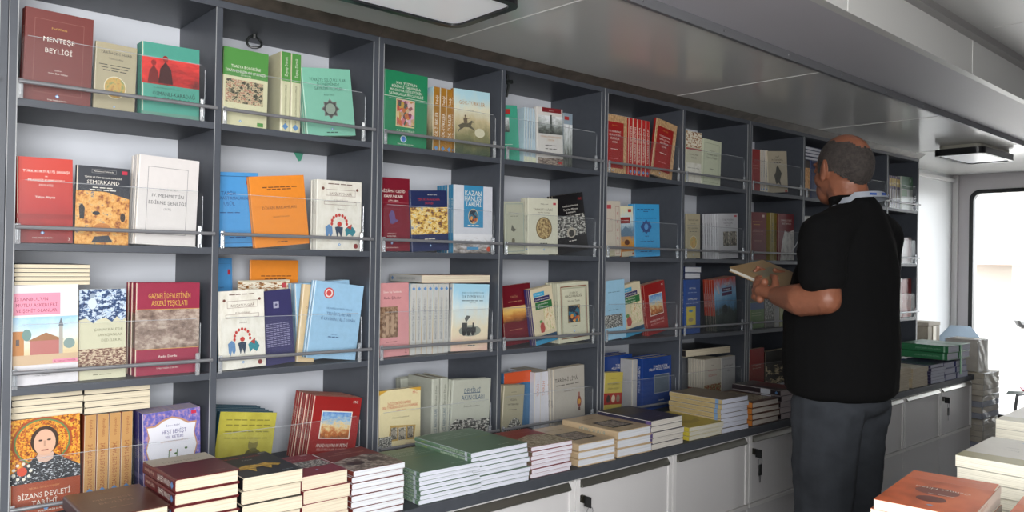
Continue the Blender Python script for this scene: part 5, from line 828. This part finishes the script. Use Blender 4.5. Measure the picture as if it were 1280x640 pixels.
def melt(name, bm, voxel, m, parent, smooth_it=4, fold=None):
    me = bpy.data.meshes.new(name); bm.to_mesh(me); bm.free(); o = bpy.data.objects.new(name, me); C.objects.link(o)
    md = o.modifiers.new('r', 'REMESH'); md.mode = 'VOXEL'; md.voxel_size = voxel; md.use_smooth_shade = True
    ms = o.modifiers.new('s', 'SMOOTH'); ms.factor = .5; ms.iterations = smooth_it
    bpy.context.view_layer.update(); me2 = bpy.data.meshes.new_from_object(o.evaluated_get(bpy.context.evaluated_depsgraph_get()))
    bpy.data.objects.remove(o); bpy.data.meshes.remove(me); me2.name = name
    if fold:
        from mathutils import noise as mn
        for v, nn in [(v, v.normal.copy()) for v in me2.vertices]:
            q = Vector((v.co.x * fold[1], v.co.y * fold[1], v.co.z * fold[2])); v.co += nn * fold[0] * (mn.noise(q) + .5 * mn.noise(q * 2.3 + Vector((v.co.z * 9, 0, 0))))
    for p in me2.polygons: p.use_smooth = True
    me2.materials.clear(); me2.materials.append(m); return link(name, me2, None, parent)
px, py = 2.19, -1.0
man = thing('person', 'person with bald crown, black T-shirt and dark jeans reading a book', 'person', (px, py, 0), (0, 0, 0))
# local frame: x to the person's right, y the way he faces
SL, SR = (-.195, -.02, 1.455), (.195, -.02, 1.455)
EL, ER = (-.255, -.062, 1.262), (.25, .03, 1.2)
WL_, WR_ = (-.20, .125, 1.262), (.05, .215, 1.27)
bm = bmesh.new()
HC = (0, .035, 1.675)
blob(bm, (0, .018, 1.69), (.077, .098, .098), sub=3); blob(bm, (0, .04, 1.655), (.068, .085, .09), sub=3)
blob(bm, (0, .075, 1.61), (.052, .052, .05), sub=3); blob(bm, (0, .105, 1.585), (.026, .02, .02)); blob(bm, (0, .128, 1.655), (.013, .02, .022)); blob(bm, (0, .138, 1.643), (.016, .013, .012))
blob(bm, (0, .115, 1.698), (.05, .018, .012)); blob(bm, (0, .122, 1.612), (.024, .012, .009))
for s in (-1, 1):
    blob(bm, (s * .052, .06, 1.645), (.022, .035, .03)); blob(bm, (s * .03, .118, 1.677), (.013, .01, .009))
    blob(bm, (s * .079, .02, 1.668), (.011, .02, .033), Euler((.15, 0, s * .35))); blob(bm, (s * .081, .022, 1.645), (.009, .012, .014)); blob(bm, (s * .086, .012, 1.68), (.006, .017, .024), Euler((.15, 0, s * .5)))
HB = bm; bm = bmesh.new(); bmesh.ops.rotate(HB, verts=HB.verts, cent=(0, 0, 0), matrix=Matrix.Rotation(math.radians(-24), 3, 'Z'))
me_ = bpy.data.meshes.new('head'); HB.to_mesh(me_); HB.free(); bm.from_mesh(me_); bpy.data.meshes.remove(me_)
limb(bm, [(0, -.03, 1.50), (0, -.012, 1.56), (0, .012, 1.63)], [(.075, .07, .05), (.064, .064, .05), (.06, .066, .05)])
limb(bm, [(0, -.02, 1.0), (0, -.02, 1.25), (0, -.02, 1.45)], [(.15, .09, .08), (.15, .1, .08), (.15, .07, .06)], .8)
limb(bm, [(-.12, -.03, 1.47), SL], [.05, .05]); limb(bm, [SL, EL], [.05, .046]); limb(bm, [EL, (-.245, .02, 1.256), WL_], [.047, .052, .032])
limb(bm, [(.12, -.03, 1.47), SR], [.05, .05]); limb(bm, [SR, ER], [.05, .044]); limb(bm, [ER, (.2, .1, 1.23), WR_], [.043, .045, .03])
def hand(bm, wrist, d, side, thumb):
    """palm and five bent fingers; d = direction of the fingers, side = across the palm towards the thumb, thumb = towards the book face"""
    w, d, s, t_ = Vector(wrist), Vector(d).normalized(), Vector(side).normalized(), Vector(thumb).normalized()
    for i in range(5): blob(bm, w + d * (.01 + .017 * i), (.026, .026, .022))
    for i, off in enumerate((-.03, -.01, .01, .03)): blob(bm, w + d * .075 + s * off, (.0135, .0135, .0135))
    for i, (off, L_) in enumerate(((-.031, .056), (-.011, .068), (.010, .074), (.030, .066))):
        a = w + d * .08 + s * off; k1 = a + d * L_ * .48 + t_ * .002; k2 = k1 + d * L_ * .3 + t_ * L_ * .22; k3 = k2 + d * L_ * .1 + t_ * L_ * .3
        limb(bm, [a, k1, k2, k3], [.0098, .0092, .0085, .0078], .5)
    a = w + d * .022 + s * .026; limb(bm, [a, a + s * .022 + d * .028 + t_ * .016, a + s * .02 + d * .058 + t_ * .03], [.0135, .0115, .0095], .5)
hand(bm, WL_, (.28, .92, .18), (.25, -.1, .9), (.9, -.3, .1))
hand(bm, WR_, (-.55, .5, .3), (-.3, -.4, .85), (-.8, -.45, .1))
for s in (-1, 1): limb(bm, [(s * .09, 0, .95), (s * .1, .01, .5), (s * .105, -.01, .09)], [.075, .055, .04])
melt('body', bm, .0045, SKIN, man, 3)
bm = bmesh.new()                                   # T-shirt: trunk, short sleeves, collar
limb(bm, [(0, .012, .965), (0, .015, 1.06), (0, .02, 1.2), (0, .0, 1.34), (0, -.02, 1.43), (0, -.03, 1.50), (0, -.02, 1.555)], [(.208, .165, .04), (.208, .172, .05), (.208, .165, .05), (.212, .145, .05), (.195, .11, .05), (.13, .085, .04), (.078, .078, .025)], .2, 3)
limb(bm, [(-.08, -.03, 1.505), (-.19, -.025, 1.452)], [.06, .074]); limb(bm, [(.08, -.03, 1.505), (.19, -.025, 1.452)], [.06, .074])
limb(bm, [(-.195, -.02, 1.45), (-.222, -.03, 1.40), (-.245, -.045, 1.335)], [.074, .076, .074]); limb(bm, [(.195, -.02, 1.465), (.225, .0, 1.36), (.24, .02, 1.28)], [.072, .072, .068])
blob(bm, (0, -.008, 1.575), (.07, .074, .02), sub=3)
melt('t_shirt', bm, .007, SHIRT, man, 8, (.006, 7, 4))
bm = bmesh.new()                                   # jeans
limb(bm, [(0, .01, 1.03), (0, .01, .93)], [(.175, .125, .05), (.185, .135, .06)], .6, 3)
for s in (-1, 1):
    limb(bm, [(s * .085, .012, .92), (s * .092, .022, .75), (s * .098, .02, .5), (s * .1, -.005, .3), (s * .102, -.012, .1)], [(.098, .122, .08), (.09, .105, .08), (.074, .082, .07), (.07, .078, .07), (.068, .085, .05)], .22)
melt('jeans', bm, .007, JEANS, man, 8, (.007, 9, 13))
for s in (-1, 1):
    bm = bmesh.new(); limb(bm, [(s * .102, -.05, .045), (s * .105, .06, .04), (s * .11, .15, .032)], [(.045, .05, .045), (.046, .05, .04), (.045, .05, .032)]); blob(bm, (s * .102, -.03, .075), (.043, .05, .05))
    for v in bm.verts: v.co.z = max(v.co.z, .001)
    melt('shoe', bm, .006, mat('#1d1b1a', .5), man, 3)
# grey hair round the back and sides, crown bald
bm = bmesh.new(); q = bmesh.ops.create_uvsphere(bm, u_segments=64, v_segments=48, radius=1.0)
kill = []
for v in bm.verts:
    n = v.co.copy(); th = math.atan2(n.x, -n.y)          # 0 at the back of the head
    top = .50 - .25 * math.sin(th) + .04 * math.sin(th * 7); bot = -.72 + .42 * min(1, abs(th) / 1.25) ** 2
    if abs(th) > 2.05 or n.z > top or n.z < bot: kill.append(v)
    v.co = Vector((n.x * .0805, n.y * .1015 + .018, n.z * .1015 + 1.688))
bmesh.ops.delete(bm, geom=kill, context='VERTS'); bmesh.ops.solidify(bm, geom=bm.faces[:], thickness=.006)
rnd = random.Random(5)
for v in bm.verts: v.co += Vector((rnd.uniform(-1, 1), rnd.uniform(-1, 1), rnd.uniform(-1, 1))) * .0007
bmesh.ops.rotate(bm, verts=bm.verts, cent=(0, 0, 0), matrix=Matrix.Rotation(math.radians(-24), 3, 'Z')); obj('hair', bm, HAIRM, man, smooth=True)
bm = bmesh.new()                                   # white lanyard lying round the neck
A = []
for i in range(25):
    a = math.radians(-215 + 250 * i / 24) ; A.append((.088 * math.cos(a), -.02 + .085 * math.sin(a), 1.528 + .012 * math.sin(a * 1) * -1))
A = [(-.10, .125, 1.42), (-.105, .09, 1.48)] + [(.095 * math.cos(math.radians(a)), -.014 + .093 * math.sin(math.radians(a)), 1.584 - .012 * math.sin(math.radians(a)) - (.03 if a < 185 else .012 if a < 205 else 0)) for a in range(170, 371, 10)] + [(.105, .09, 1.48), (.10, .125, 1.42)]
r0 = [bm.verts.new(p) for p in A]; r1 = [bm.verts.new((p[0] * 1.1, p[1] * 1.1 - .003, p[2] - .018)) for p in A]
for i in range(len(A) - 1): bm.faces.new((r0[i], r0[i + 1], r1[i + 1], r1[i]))
bmesh.ops.solidify(bm, geom=bm.faces[:], thickness=.0015); ly = obj('lanyard', bm, mat('#c2c8d2', .5), man, smooth=True)
bm = bmesh.new()
for a in (240, 265, 290, 315, 340):
    c0 = math.radians(a); p = Vector((.1025 * math.cos(c0), -.014 + .1005 * math.sin(c0) - .001, 1.575 - .012 * math.sin(c0))); tg = Vector((-math.sin(c0), math.cos(c0), 0))
    p = p + Vector((math.cos(c0), math.sin(c0), 0)) * .0035
    ngon(bm, [p - tg * .012 + Vector((0, 0, -.004)), p + tg * .012 + Vector((0, 0, -.004)), p + tg * .012 + Vector((0, 0, .003)), p - tg * .012 + Vector((0, 0, .003))])
obj('printed_marks', bm, mat('#2f4a8a', .5), ly)
# the book in his hands
hm = Matrix.Translation((px - .065, py + .235, 1.318)) @ Matrix.Rotation(math.radians(-14), 4, 'Y') @ Matrix.Rotation(math.radians(14), 4, 'X') @ Matrix.Rotation(math.radians(165), 4, 'Z') @ Matrix(((1, 0, 0, -.085), (0, 0, 1, -.12), (0, -1, 0, .012), (0, 0, 0, 1)))
book('elkitap', .16, .22, .016, 'tan and grey hardback held open handed by the reader', hm)
